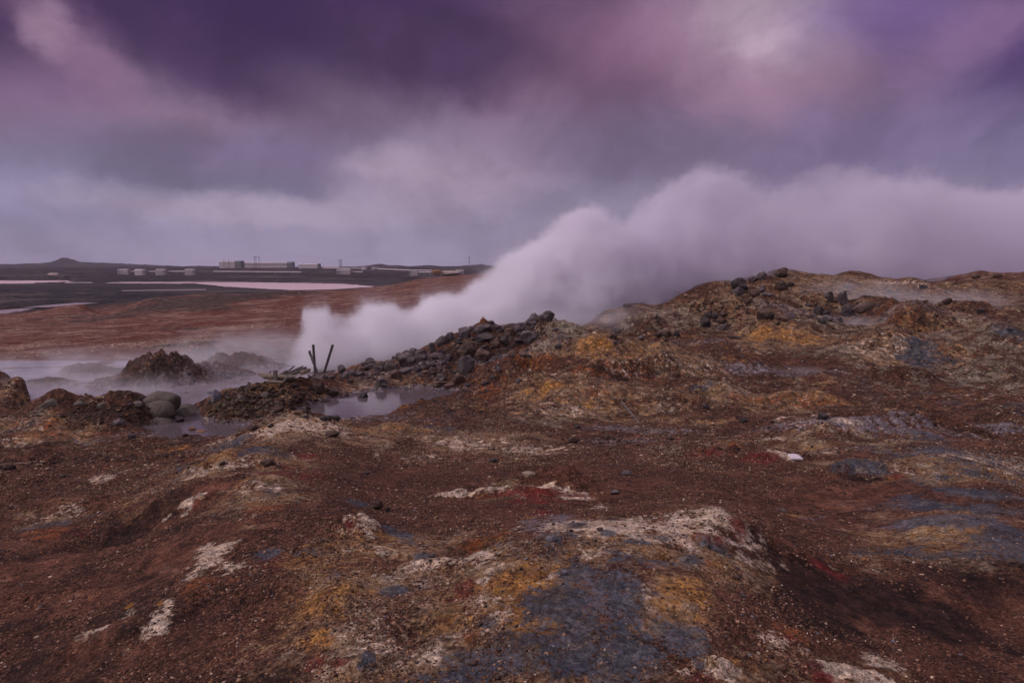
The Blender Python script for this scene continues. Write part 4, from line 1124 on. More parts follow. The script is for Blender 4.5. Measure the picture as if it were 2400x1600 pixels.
RIDGE = 'boulders of the ridge beside the steam vent'
STONES = [
    # --- the ridge
    (1134, 752, 17, 19, 'r', 'rusty orange stone perched alone on top of the boulder ridge', RIDGE),
    (1140, 769, 30, 18, 'g', 'broad grey boulder directly under the perched orange stone', RIDGE),
    (1285, 741, 28, 24, 'g', 'dark rounded boulder at the very top of the ridge, beside the olive slope', RIDGE),
    (1272, 745, 22, 15, 'g', 'low grey boulder leaning against the topmost boulder of the ridge', RIDGE),
    (1252, 741, 18, 14, 'g', 'small boulder on the skyline just left of the ridge top', RIDGE),
    (1246, 755, 24, 22, 'g', 'grey boulder wedged below the ridge top, above a dark gap', RIDGE),
    (1216, 770, 25, 25, 'g', 'steep faced grey boulder halfway up the ridge right side', RIDGE),
    (1195, 778, 24, 20, 'b', 'smooth brown boulder between two jagged grey ones near the ridge crest', RIDGE),
    (1238, 791, 37, 28, 'g', 'wide bluish grey boulder at the edge of the olive slope', RIDGE),
    (1215, 800, 20, 14, 'k', 'small dark stone in front of the wide bluish boulder', RIDGE),
    (1088, 779, 26, 25, 'g', 'peaked grey boulder left of the perched orange stone', RIDGE),
    (1104, 770, 16, 12, 'g', 'small rounded boulder behind the peaked grey boulder', RIDGE),
    (1122, 773, 20, 18, 'g', 'grey boulder filling the gap left below the orange stone', RIDGE),
    (1054, 790, 22, 22, 'g', 'misty boulder with a pointed top on the left shoulder of the ridge', RIDGE),
    (1034, 800, 26, 24, 'g', 'misty wide boulder sloping down to the steam on the left shoulder', RIDGE),
    (1096, 820, 50, 42, 'd', 'largest block of the ridge, dark with a flat overhanging top', RIDGE),
    (1138, 793, 45, 18, 'k', 'long dark slab lying across the middle of the ridge', RIDGE),
    (1159, 803, 24, 20, 'b', 'brownish boulder under the right end of the dark slab', RIDGE),
    (1183, 797, 18, 26, 'g', 'narrow upright boulder right of the dark slab', RIDGE),
    (1127, 833, 38, 30, 'b', 'egg shaped brown boulder in front of the largest block', RIDGE),
    (1092, 857, 38, 44, 'g', 'tall grey egg shaped boulder tilted at the foot of the ridge', RIDGE),
    (1201, 831, 21, 19, 'b', 'single brown boulder above the small grey mud flat', RIDGE),
    (1225, 831, 18, 15, 'b', 'brown boulder right of the single one above the grey mud flat', RIDGE),
    (1074, 888, 27, 29, 'b', 'rounded dark brown boulder at the pool shore below the tall grey one', RIDGE),
    (1070, 873, 15, 12, 'k', 'dark stone pinched between the tall grey boulder and the shore boulder', RIDGE),
    (1032, 886, 23, 17, 'g', 'grey boulder with flat face a step above the pool shore', RIDGE),
    (1030, 900, 32, 12, 'b', 'low flat boulder lying along the far shore of the near pool', RIDGE),
    (1053, 904, 26, 12, 'b', 'low brown stone touching the water beside the shore boulder', RIDGE),
    (1166, 858, 12, 9, 'k', 'little black stone on the lip of the grey mud flat', RIDGE),
    (1150, 757, 17, 11, 'g', 'faint boulder in the mist right behind the orange stone', RIDGE),
    (1172, 770, 22, 14, 'g', 'faint boulder in the mist further right behind the orange stone', RIDGE),
    (968, 821, 18, 10, 'g', 'small boulder topping the misty mound left of the main ridge', RIDGE),
    (951, 827, 18, 11, 'g', 'second small boulder on the misty mound, left of its topmost stone', RIDGE),
    (960, 843, 46, 30, 'g', 'largest hazy boulder of the misty mound left of the main ridge', RIDGE),
    (936, 836, 19, 16, 'g', 'sloping hazy boulder on the left flank of the misty mound', RIDGE),
    (922, 838, 8, 8, 'g', 'tiny round stone sticking up on the left edge of the misty mound', RIDGE),
    (986, 834, 30, 26, 'g', 'hazy boulder on the right flank of the misty mound', RIDGE),
    (1012, 814, 16, 22, 'g', 'narrow hazy boulder between the misty mound and the main ridge', RIDGE),
    (1020, 838, 14, 12, 'k', 'dark stone standing out in front of the misty shoulder', RIDGE),
    (865, 848, 22, 18, 'g', 'mushroom shaped boulder rising from the mist at the ridge left end', RIDGE),
    (868, 859, 30, 14, 'g', 'wide hazy boulder that carries the mushroom shaped one', RIDGE),
    (848, 855, 10, 12, 'g', 'thin hazy stone left of the mushroom shaped boulder', RIDGE),
    (845, 865, 20, 14, 'b', 'dark boulder at the left end of the ridge in thin mist', RIDGE),
    (897, 853, 15, 14, 'g', 'hazy boulder right of the mushroom shaped boulder', RIDGE),
    (914, 857, 23, 26, 'm', 'big olive grey boulder near the ridge left end', RIDGE),
    (894, 864, 11, 13, 'g', 'small dark stone against the big olive grey boulder', RIDGE),
    (884, 864, 11, 15, 'g', 'upright small stone two places left of the olive grey boulder', RIDGE),
    (926, 878, 24, 20, 'b', 'round reddish brown boulder above the rusty bank', RIDGE),
    (950, 869, 30, 15, 'g', 'long low boulder right of the round reddish one', RIDGE),
    (996, 862, 17, 12, 'd', 'ragged dark stone on the slope right of the long low boulder', RIDGE),
    (997, 871, 18, 9, 'b', 'flat brown stone under the ragged dark one', RIDGE),
    (892, 895, 27, 18, 'g', 'half buried grey brown boulder in the pale bank over the pool', RIDGE),
    (825, 874, 16, 14, 'g', 'grey boulder at the foot of the bare leaning post slope', RIDGE),
    (841, 876, 20, 9, 'g', 'flat grey stone beside the ridge left end boulders', RIDGE),
    (808, 880, 19, 15, 'g', 'smooth rounded grey boulder right of the fallen plank', RIDGE),
    (799, 865, 17, 19, 'g', 'hazy boulder right behind the smooth rounded grey one', RIDGE),
    (776, 884, 18, 9, 'g', 'low grey stone below the right leaning post', RIDGE),
    (760, 882, 15, 9, 'g', 'low grey stone above the end of the fallen plank', RIDGE),
    (820, 894, 14, 10, 'd', 'small dark stone on the pale bank left of the pool', RIDGE),
    (776, 919, 35, 20, 'd', 'dark brown boulder at the left tip of the near pool', None),
    (741, 907, 32, 32, 'd', 'blackish craggy boulder on the rubble mound right side', None),
    (690, 903, 20, 14, 'd', 'brown lump on the rubble mound below the timber', None),
    (660, 915, 18, 13, 'd', 'dark lump in the middle of the rubble mound', None),
    (620, 925, 22, 14, 'm', 'olive lump on the left half of the rubble mound', None),
    (560, 930, 20, 13, 'm', 'smooth stone low on the left end of the rubble mound', None),
    (540, 948, 24, 15, 'd', 'stone near the left foot of the rubble mound, above the small pool', None),
    (590, 942, 18, 12, 'd', 'rounded stone in the rubble mound, second step above the small pool', None),
    (650, 958, 26, 18, 'd', 'lump at the right foot of the rubble mound', None),
    # --- in and round the pools
    (849, 929, 26, 19, 'k', 'black stone standing in the far edge of the near pool', None),
    (952, 928, 5, 6, 'k', 'tiny dark stone in the middle of the near pool', None),
    (885, 955, 7, 4, 'k', 'tiny flat stone in the front part of the near pool', None),
    (1018, 940, 11, 6, 'k', 'small black stone on the right front shore of the near pool', None),
    (1039, 945, 9, 5, 'k', 'smaller black stone right next to the shore stone', None),
    (757, 981, 19, 11, 'k', 'black stone at the front shore, left one of the dark cluster', None),
    (770, 979, 15, 12, 'k', 'black stone at the front shore, middle one of the dark cluster', None),
    (787, 980, 24, 14, 'k', 'black stone at the front shore, biggest and rightmost of the dark cluster', None),
    (714, 975, 20, 9, 'g', 'grey stone in the shallow left corner of the near pool', None),
    (776, 1018, 38, 15, 'd', 'flat dark stone on the ochre crust behind the blood red patch', None),
    (307, 1024, 23, 13, 'k', 'black stone on the gravel at the left end of the small pool', None),
    (466, 994, 9, 4, 'k', 'tiny stone in the water of the small pool', None),
    (449, 1008, 17, 15, 'r', 'rust brown knob on the bank in front of the small pool', None),
    (470, 1014, 27, 12, 'r', 'wide rusty lump right of the knob by the small pool', None),
    (432, 1020, 16, 9, 'd', 'dark crumbly lump left of the rusty knob', None),
    # --- mud domes left
    (367, 934, 72, 38, 'm', 'largest pale mud dome beside the steaming pool', None),
    (362, 953, 64, 32, 'm', 'pale mud dome overlapping the front of the largest one', None),
    (430, 963, 72, 34, 'm', 'wide smooth mud dome right at the inlet of the small pool', None),
    (407, 936, 21, 20, 'm', 'knobbly mud dome on the right shoulder of the largest one', None),
    (504, 928, 26, 34, 's', 'grey upright boulder in the mist left of the rubble mound', None),
    (489, 923, 20, 16, 's', 'grey boulder leaning on the left of the upright grey one', None),
    (433, 923, 22, 13, 's', 'hazy pointed stone above the wide smooth dome', None),
    (412, 923, 15, 11, 's', 'hazy stone right behind the knobbly mud dome', None),
    (463, 930, 20, 12, 's', 'hazy stone between the pointed one and the grey boulders', None),
    (372, 986, 46, 17, 'm', 'low tan mud block at the water edge under the dark dirt mound', None),
    (397, 985, 13, 10, 'k', 'black stone in the waterline left of its larger twin', None),
    (417, 984, 25, 14, 'k', 'black stone jutting into the small pool inlet', None),
    (320, 945, 22, 12, 'm', 'small pale dome left of the largest mud dome', None),
    (112, 943, 50, 18, 'm', 'pale mud dome behind the dark dirt mound at far left', None),
    (180, 944, 30, 12, 'm', 'pale mud dome peeping out in the notch of the dirt mound', None),
    (240, 948, 32, 12, 'm', 'pale mud dome right of the notch in the dirt mound', None),
    (275, 990, 30, 18, 'g', 'grey boulder half sunk in the right foot of the dirt mound', None),
    (465, 822, 22, 14, 'g', 'dark boulder on the red plain slope behind the steaming mound', None),
    (395, 808, 9, 5, 'k', 'lone small black stone on the red plain', None),
    (110, 881, 5, 4, 'k', 'tiny dark stone in the steaming pool at far left', None),
    # --- the right hill
    (1835, 640, 29, 24, 'd', 'pointed dark boulder crowning the right hill', None),
    (1787, 646, 21, 19, 'g', 'round grey boulder on the hill crest left of the pointed one', None),
    (1734, 669, 36, 32, 'k', 'black craggy boulder standing on the left shoulder of the hill', None),
    (1732, 683, 24, 20, 'g', 'grey stone resting against the front of the black craggy boulder', None),
    (1834, 669, 28, 22, 'd', 'brown boulder just below the pointed boulder of the crest', None),
    (1853, 666, 19, 13, 'd', 'smaller brown boulder right against the one below the crest', None),
    (1771, 687, 22, 15, 'd', 'dark boulder at the left of the small row below the crest', None),
    (1786, 679, 17, 12, 'g', 'grey stone on top of the small row below the crest', None),
    (1789, 672, 11, 7, 'g', 'small grey stone highest in the small row below the crest', None),
    (1799, 690, 27, 9, 'g', 'flat broken slab at the right of the small row below the crest', None),
    (1765, 655, 19, 11, 'g', 'low stone on the crest between the round grey and black boulders', None),
    (1743, 657, 9, 7, 'g', 'small stone on the crest just above the black craggy boulder', None),
    (1798, 737, 34, 23, 'd', 'big dark boulder in the middle of the hill face', None),
    (1836, 746, 25, 17, 'b', 'smooth brown boulder right below the big dark one', None),
    (1855, 739, 20, 13, 'g', 'purplish stone right of the smooth brown boulder', None),
    (1976, 698, 20, 32, 'g', 'tall upright pitted boulder in the wisp of steam', None),
    (1944, 693, 20, 19, 'g', 'boulder with a pale spot left of the tall upright one', None),
    (1922, 728, 22, 20, 'k', 'dark boulder with a pointed top under the pale spotted one', None),
    (1938, 734, 18, 12, 'k', 'low dark stone touching the pointed dark boulder', None),
    (1928, 753, 17, 12, 'k', 'dark rounded stone low on the hill by the steaming gully', None),
    (1942, 746, 22, 14, 'g', 'bluish stone behind the dark rounded stone by the gully', None),
    (1972, 750, 9, 11, 'k', 'small dark upright stone by the steaming gully', None),
    (1990, 729, 27, 29, 'k', 'dark block under the big slanting slab', None),
    (1986, 672, 13, 9, 'g', 'grey stone high on the hill above the tall upright boulder', None),
    (1896, 715, 12, 8, 'k', 'small dark stone alone in the centre of the hill', None),
    (1755, 706, 19, 12, 'd', 'brown stone below the black craggy boulder', None),
    (1660, 739, 15, 13, 'k', 'dark stone topmost in the left boulder cluster of the hill', None),
    (1656, 756, 23, 23, 'k', 'biggest dark boulder of the left cluster on the hill', None),
    (1677, 741, 15, 17, 'k', 'dark narrow stone in the middle of the left cluster', None),
    (1697, 737, 20, 12, 'd', 'flat dark stone at the right top of the left cluster', None),
    (1694, 751, 23, 17, 'd', 'brown dark boulder at the right of the left cluster', None),
    (1724, 791, 26, 6, 'k', 'flat black slab lying below the left cluster above the ochre slope', None),
    (2169, 672, 18, 10, 'k', 'lone black stone on the red earth of the right skyline hill', None),
    (2300, 729, 18, 11, 'k', 'dark stone on the ridge line above the yellow outcrop', None),
    (2290, 648, 16, 8, 'd', 'dark lump at the left end of the far right skyline', None),
    (2340, 647, 22, 7, 'd', 'long dark lump on the far right skyline', None),
    (2085, 682, 15, 8, 'g', 'bluish stone in the mist on the hill right of the crest', None),
    (2225, 705, 19, 14, 'd', 'brown lump on the reddish hill at right', None),
    (1445, 773, 16, 14, 'g', 'hazy dark stone at the left foot of the hill', None),
    (1438, 788, 16, 13, 'd', 'stone just under the hazy one at the hill left foot', None),
    (1502, 792, 15, 12, 'g', 'bluish stone on the flat left of the hill', None),
    (1557, 782, 34, 15, 'd', 'wide low boulder at the base of the hill left half', None),
    (1587, 782, 13, 15, 'k', 'dark stone right of the wide low boulder at the hill base', None),
    (1587, 688, 16, 9, 'k', 'dark stone on the misty left skyline of the hill', None),
    (1510, 706, 14, 8, 'g', 'hazy stone on the left skyline of the hill', None),
    (1470, 716, 18, 9, 'g', 'faint stone at the lower left end of the hill skyline', None),
    (1440, 803, 16, 6, 'k', 'flat black stone on the crest of the orange mound', None),
    # --- nearer ground
    (1657, 952, 19, 16, 'k', 'black angular stone on the brown slope right of the grey driftwood', None),
    (1745, 984, 20, 16, 'k', 'round black stone at the edge of the grey wet flat', None),
    (1353, 1000, 14, 11, 'k', 'small black stone left below the grey driftwood', None),
    (1345, 1031, 27, 18, 'd', 'dark crumbly block at the left end of the dark crust edge', None),
    (1424, 1025, 23, 13, 'd', 'dark crumbly block in the middle of the dark crust edge', None),
    (1571, 1027, 20, 10, 'd', 'dark brown stone on the lilac mud flat', None),
    (1932, 976, 25, 19, 'k', 'dark angular stone beside the wet flat near white patches', None),
    (2139, 968, 21, 12, 'b', 'brown stone on the wet flat at right', None),
    (2182, 975, 9, 6, 'k', 'small dark stone right of the brown one on the wet flat', None),
    (1157, 1078, 25, 9, 'k', 'flat black stone below the pale streak in the hollow', None),
    (858, 1108, 13, 8, 'k', 'small black stone alone on the brown gravel left of centre', None),
    (1441, 1154, 23, 10, 'g', 'flat grey stone on the gravel behind the cream crust', None),
    (1240, 1112, 34, 14, 't', 'tan flat stone partly buried in the gravel hollow', None),
    (1470, 1108, 26, 13, 'g', 'grey and rusty stone sunk in the gravel hollow right side', None),
    (882, 1184, 30, 22, 'd', 'brown lump above the small blue mud patch', None),
    (909, 1194, 13, 12, 'k', 'black chip next to the brown lump above the blue patch', None),
    (1339, 1243, 11, 7, 'k', 'black chip on the cream crust', None),
    (1407, 1241, 17, 8, 'd', 'dark chip on the cream crust right half', None),
    (1293, 1264, 30, 14, 's', 'smooth slate coloured bump in the cream crust', None),
    (626, 1085, 36, 16, 'd', 'pointed brown stone below the ochre mound', None),
    (652, 1092, 14, 8, 'k', 'black stone right of the pointed brown one', None),
    (146, 1115, 14, 6, 'k', 'little black stone on the gravel at left', None),
    (12, 1094, 40, 18, 'd', 'dark red stone at the left edge of the picture', None),
    (1222, 1332, 10, 9, 'k', 'black chip on the slate mud at the front mound', None),
    (1013, 1303, 18, 8, 'k', 'black chip beside the small blue spots, front mound', None),
    (1111, 1554, 20, 13, 'd', 'round brown stone in a hollow of the ochre crust at the bottom', None),
    (1167, 1587, 18, 12, 'd', 'brown stone in a hollow at the bottom edge', None),
    (1123, 1463, 17, 11, 'd', 'brown stone set in the cream crust left of the blue mud', None),
    (1324, 1342, 17, 12, 's', 'small slate bump on the blue mud', None),
    (930, 1555, 12, 8, 't', 'pale pebble lying on the ochre crust at the bottom', None),
    (917, 1352, 9, 6, 't', 'pale pebble on the gravel strip of the front mound', None),
    (1980, 1156, 9, 5, 'k', 'small dark stone on the smooth brown mud', None),
    (2063, 1184, 11, 6, 'k', 'dark stone at the right edge of the smooth brown mud', None),
    (1729, 1332, 11, 8, 'k', 'dark stone in the gravel right of the front mound', None),
    (1743, 1398, 13, 9, 'k', 'dark stone in the gravel at the edge of the dark hollow', None),
    (2172, 1358, 13, 8, 'k', 'dark stone above the dark hollow at right', None),
    (1968, 1091, 12, 6, 'k', 'dark stone beside a small blue spot', None),
    (1966, 1060, 8, 5, 'k', 'tiny dark stone on the right spur', None),
    (2380, 1320, 40, 18, 'd', 'dark broken lump at the right edge', None),
]


def build_stones():
    for (px, py, w, h, k, label, grp) in STONES:
        if grp == RIDGE or (py < 800 and px > 1400):
            w, h = w * 1.14, h * 1.14
        if k == 'm':
            w, h = w * 1.3, h * .85
        small = w * h < 160
        f, r = (11, .20) if k in 'gk' else (8, .20)
        if k in 'm':
            f, r = 5, .17
        if k in 'd':
            f, r = 5, .24
        stone(px, py, w, h, k, label, 'stone' if small or w < 22 else 'boulder', grp, facets=f, rough=r, name='stone' if small or w < 22 else 'boulder',
              depth=(w * .7 if k == 'm' else None))
    # two slanting slabs and the pale tile
    stone(2024, 722, 60, 20, 'b', 'long slanting dark slab on the hill right of the tall upright boulder', 'boulder', None, facets=6, rough=.10, tilt=.38, depth=24)
    stone(1692, 768, 30, 13, 'g', 'slab leaning at an angle below the left cluster of the hill', 'boulder', None, facets=6, rough=.10, tilt=.5, depth=12)


build_stones()


def pale_tile():
    g = ground_hit(1862, 1073)
    s = g.y / FPX
    m, t = new_mat('pale_board')
    n = t.noise(t.n('ShaderNodeNewGeometry').outputs['Position'], 9, 5, .6)
    p = t.n('ShaderNodeBsdfPrincipled', Base_Color=t.mix(n.outputs[0], (.55, .47, .46, 1), (.75, .66, .66, 1)), Roughness=.7)
    t.n('ShaderNodeOutputMaterial', Surface=p)
    bm = bmesh.new()
    o = [(-15, -9), (14, -10), (13, 8), (4, 11), (-11, 9)]
    lo = [bm.verts.new((x * s, y * s * 1.5, 0)) for x, y in o]
    hi = [bm.verts.new((x * s * .98, y * s * 1.47, 4 * s)) for x, y in o]
    bm.faces.new(hi)
    bm.faces.new(lo[::-1])
    for i in range(5):
        bm.faces.new((lo[i], lo[(i + 1) % 5], hi[(i + 1) % 5], hi[i]))
    me = bpy.data.meshes.new('board')
    bm.to_mesh(me)
    bm.free()
    me.materials.append(m)
    ob = link(bpy.data.objects.new('board', me))
    ob.location = g + Vector((0, 0, .01))
    ob.rotation_euler = (.12, .03, .1)
    tag(ob, label='flat pale broken board lying on the red patch at right', cat='board')


pale_tile()


# ---------------------------------------------------------------- gravel and rubble
def scatter_mesh(name, mat, pts, sizes, colors, flat=.6, ico=False, seed=5):
    rnd = np.random.RandomState(seed)
    bm = bmesh.new()
    if ico:
        bmesh.ops.create_icosphere(bm, subdivisions=2, radius=1)
    else:
        bmesh.ops.create_icosphere(bm, subdivisions=1, radius=1)
    base = np.array([v.co[:] for v in bm.verts], np.float32)
    faces = np.array([[v.index for v in f.verts] for f in bm.faces], np.int32)
    bm.free()
    n = len(pts)
    k = len(base)
    V = np.repeat(base[None], n, 0)
    V = V * (1 + rnd.uniform(-.28, .28, (n, k, 1)).astype(np.float32))
    sc3 = np.stack([rnd.uniform(.7, 1.35, n), rnd.uniform(.7, 1.35, n), rnd.uniform(.35, .75, n)], -1).astype(np.float32)
    V = V * sc3[:, None]
    # tilt and turn
    th = rnd.uniform(0, 6.283, n)
    tl = rnd.normal(0, .3, n)
    ct, st, cl, sl = np.cos(th), np.sin(th), np.cos(tl), np.sin(tl)
    x, y, z = V[..., 0].copy(), V[..., 1].copy(), V[..., 2].copy()
    y2, z2 = y * cl[:, None] - z * sl[:, None], y * sl[:, None] + z * cl[:, None]
    V[..., 0], V[..., 1], V[..., 2] = x * ct[:, None] - y2 * st[:, None], x * st[:, None] + y2 * ct[:, None], z2
    V = V * sizes[:, None, None].astype(np.float32) + pts[:, None].astype(np.float32)
    F = faces[None] + (np.arange(n) * k)[:, None, None]
    me = mesh_np(name, V.reshape(-1, 3), F.reshape(-1, 3), [mat], smooth=False)
    a = me.attributes.new('tone', 'FLOAT_COLOR', 'POINT')
    a.data.foreach_set('color', np.repeat(colors[:, None], k, 1).astype(np.float32).ravel())
    o = link(bpy.data.objects.new(name, me))
    tag(o, kind='stuff')
    return o


def tone_material(name, rough=.85):
    m, t = new_mat(name)
    a = t.n('ShaderNodeAttribute', {'attribute_name': 'tone'})
    n = t.noise(t.n('ShaderNodeNewGeometry').outputs['Position'], 60, 3, .6)
    k = t.sm(n.outputs[0], .3, .7, .75, 1.2)
    col = t.mix(1.0, a.outputs[0], t.n('ShaderNodeCombineColor', i0=k, i1=k, i2=k), 'MULTIPLY')
    p = t.n('ShaderNodeBsdfPrincipled', Base_Color=col, Roughness=rough, Specular_IOR_Level=.2)
    t.n('ShaderNodeOutputMaterial', Surface=p)
    return m


def build_gravel():
    rnd = np.random.RandomState(11)
    pal = np.array([(.045, .022, .015), (.08, .036, .022), (.115, .052, .031), (.15, .072, .042), (.20, .10, .06), (.30, .175, .105), (.42, .30, .21), (.60, .48, .38), (.32, .14, .035), (.035, .025, .022), (.15, .14, .16)])
    pr = np.array([.14, .20, .21, .17, .11, .065, .025, .006, .010, .055, .009])
    pr /= pr.sum()
    n = 230000
    # even over the picture, i.e. dense near and sparse far
    r = 1 / (1 / 22.0 + rnd.rand(n) ** 1.0 * (1 / 2.9 - 1 / 22.0))
    az = np.radians(rnd.uniform(-44, 44, n))
    x, y = r * np.sin(az), r * np.cos(az)
    a, l, rr = polar(x, y)
    ua, ul = a / .05, l / .10
    # gravel gathers in sheets and drifts
    g = fbm(ua * .45, ul * .45, 1.0, 3, 61) + .5 * fbm(x, y, .5, 3, 62)
    keep_p = .10 + .90 * sstep(g, -.35, .35)
    sm = np.zeros(n)
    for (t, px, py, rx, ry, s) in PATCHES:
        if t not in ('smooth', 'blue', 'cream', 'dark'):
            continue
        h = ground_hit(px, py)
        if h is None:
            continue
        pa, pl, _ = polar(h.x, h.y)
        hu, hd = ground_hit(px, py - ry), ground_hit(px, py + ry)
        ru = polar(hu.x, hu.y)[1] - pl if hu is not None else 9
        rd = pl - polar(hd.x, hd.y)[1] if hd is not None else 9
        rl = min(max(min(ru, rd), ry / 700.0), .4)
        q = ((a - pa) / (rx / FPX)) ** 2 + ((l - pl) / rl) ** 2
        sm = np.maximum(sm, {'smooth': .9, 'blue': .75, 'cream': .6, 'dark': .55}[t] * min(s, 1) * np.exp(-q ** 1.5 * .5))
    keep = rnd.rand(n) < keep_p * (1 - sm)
    x, y, r = x[keep], y[keep], r[keep]
    z = height(x, y)
    size = np.exp(rnd.normal(0, .45, len(x))) * (.0026 + .00052 * r)
    size = np.minimum(size, .012 + .001 * r)
    ok = np.ones(len(x), bool)
    for key in ('near', 'small'):
        ok &= poly_sd(x, y, POOL_XY[key]) > .2
    x, y, z, r, size = x[ok], y[ok], z[ok], r[ok], size[ok]
    ci = rnd.choice(len(pal), len(x), p=pr)
    cols = np.concatenate([pal[ci] * rnd.uniform(.75, 1.3, (len(x), 1)), np.ones((len(x), 1))], 1)
    scatter_mesh('gravel', tone_material('gravel_stone'), np.stack([x, y, z + size * .15], -1), size, cols)


def build_rubble():
    """loose broken stones too many and too small to count"""
    rnd = np.random.RandomState(12)
    pts, sizes, cols = [], [], []

    def zone(px, py, rx, ry, n, smin, smax, c):
        got = 0
        for _ in range(n):
            qx, qy = px + rx * rnd.normal() * .6, py + ry * rnd.normal() * .6
            h = ground_hit(qx, qy)
            if h is None or h.y > 70:
                continue
            s = .62 * smin * (smax / smin) ** (rnd.rand() ** 1.8)
            pts.append((h.x, h.y, h.z + s * .1))
            sizes.append(s)
            k = rnd.uniform(.6, 1.35)
            cols.append((c[0] * k, c[1] * k, c[2] * k, 1))
    G, D, B, K, O = (.065, .052, .053), (.045, .027, .02), (.09, .052, .036), (.025, .019, .018), (.14, .105, .06)
    zone(1110, 820, 110, 60, 260, .07, .30, G)
    zone(1240, 775, 60, 36, 90, .07, .26, G)
    zone(960, 865, 110, 36, 200, .06, .24, G)
    zone(1000, 885, 130, 26, 160, .05, .17, B)
    zone(820, 885, 80, 16, 90, .05, .20, G)
    zone(630, 930, 120, 40, 420, .05, .20, D)
    zone(560, 955, 70, 26, 200, .05, .18, (.085, .062, .038))
    zone(280, 965, 130, 26, 200, .04, .15, D)
    zone(430, 930, 90, 14, 70, .05, .2, G)
    zone(380, 870, 90, 30, 40, .05, .16, D)
    zone(1700, 745, 100, 40, 130, .06, .22, K)
    zone(1950, 720, 80, 40, 110, .06, .22, D)
    zone(1800, 690, 200, 40, 160, .05, .16, D)
    zone(2200, 720, 180, 60, 170, .05, .18, D)
    zone(1560, 750, 160, 50, 120, .05, .18, D)
    zone(1430, 880, 200, 60, 240, .03, .11, B)
    zone(1300, 850, 120, 40, 130, .03, .11, (.13, .055, .03))
    zone(1800, 900, 400, 70, 260, .03, .10, D)
    zone(2200, 850, 250, 60, 160, .04, .12, D)
    zone(1600, 1000, 500, 60, 200, .02, .07, K)
    zone(1100, 960, 90, 26, 130, .03, .11, D)
    zone(250, 1080, 260, 14, 190, .02, .08, D)
    zone(450, 1030, 90, 16, 90, .03, .09, B)
    zone(1400, 1030, 100, 12, 80, .03, .10, D)
    zone(2300, 1010, 100, 12, 60, .03, .09, D)
    zone(200, 1200, 300, 100, 120, .007, .022, K)
    zone(1000, 1180, 600, 120, 130, .007, .022, K)
    zone(1300, 1260, 300, 50, 50, .006, .014, K)
    zone(1900, 1250, 500, 130, 150, .007, .026, K)
    zone(500, 1350, 500, 150, 130, .006, .018, K)
    zone(880, 945, 120, 20, 200, .012, .035, K)
    zone(450, 1008, 100, 14, 140, .012, .035, K)
    # crumbs of crust over the farther slopes, in the colours of the ground they lie on
    n = 90000
    r = 1 / (1 / 62.0 + rnd.rand(n) * (1 / 13.0 - 1 / 62.0))
    az = np.radians(rnd.uniform(-41, 41, n))
    x, y = r * np.sin(az), r * np.cos(az)
    z = zfast(x, y)
    slope = np.abs(zfast(x, y + .5) - z) + np.abs(zfast(x + .5, y) - z)
    g = fbm(x / (r * .09), y / (r * .09), 1.0, 3, 64)
    keep = rnd.rand(n) < .22 + .75 * sstep(g, -.25, .45) + .3 * sstep(slope, .1, .35)
    for key in ('near', 'small', 'steaming'):
        keep &= poly_sd(x, y, POOL_XY[key]) > .15
    keep &= ~((np.degrees(az) < -6) & (r > 43))
    x, y, z, r = x[keep], y[keep], z[keep], r[keep]
    sz = np.exp(rnd.normal(0, .42, len(x))) * .00075 * r
    pal = np.array([(.05, .026, .017), (.085, .042, .026), (.14, .07, .04), (.21, .125, .07), (.30, .20, .12), (.42, .31, .21), (.16, .13, .10), (.035, .026, .023)])
    ci = rnd.choice(8, len(x), p=[.14, .19, .21, .17, .12, .05, .06, .06])
    cc = np.concatenate([pal[ci] * rnd.uniform(.8, 1.25, (len(x), 1)), np.ones((len(x), 1))], 1)
    scatter_mesh('gravel', tone_material('slope_gravel', .9), np.stack([x, y, z + sz * .2], -1), sz, cc, seed=15)
    P = np.array(pts)
    scatter_mesh('rubble', tone_material('rubble_stone', .9), P, np.array(sizes), np.array(cols), ico=True, seed=8)


build_gravel()
build_rubble()


# ---------------------------------------------------------------- the broken timber
def wood_material(name, c1, c2):
    m, t = new_mat(name)
    tc = t.n('ShaderNodeTexCoord').outputs['Object']
    n = t.noise(t.vm('MULTIPLY', tc, (26, 26, 1.6)), 1.0, 6, .65)
    n2 = t.noise(tc, 3.0, 5, .6)
    col = t.mix(t.sm(n.outputs[0], .38, .62), c1 + (1,), c2 + (1,))
    col = t.mix(t.sm(n2.outputs[0], .5, .7, 0, .6), col, (.035, .028, .026, 1))
    b = t.n('ShaderNodeBump', Height=n.outputs[0], Strength=.7, Distance=.02)
    p = t.n('ShaderNodeBsdfPrincipled', Base_Color=col, Roughness=.9, Normal=b, Specular_IOR_Level=.2)
    t.n('ShaderNodeOutputMaterial', Surface=p)
    return m


WOOD_DARK = wood_material('dark_wet_timber', (.045, .034, .028), (.075, .058, .046))
WOOD_GREY = wood_material('grey_weathered_timber', (.10, .082, .072), (.17, .14, .12))
WOOD_TAN = wood_material('bleached_timber', (.20, .155, .11), (.29, .23, .165))


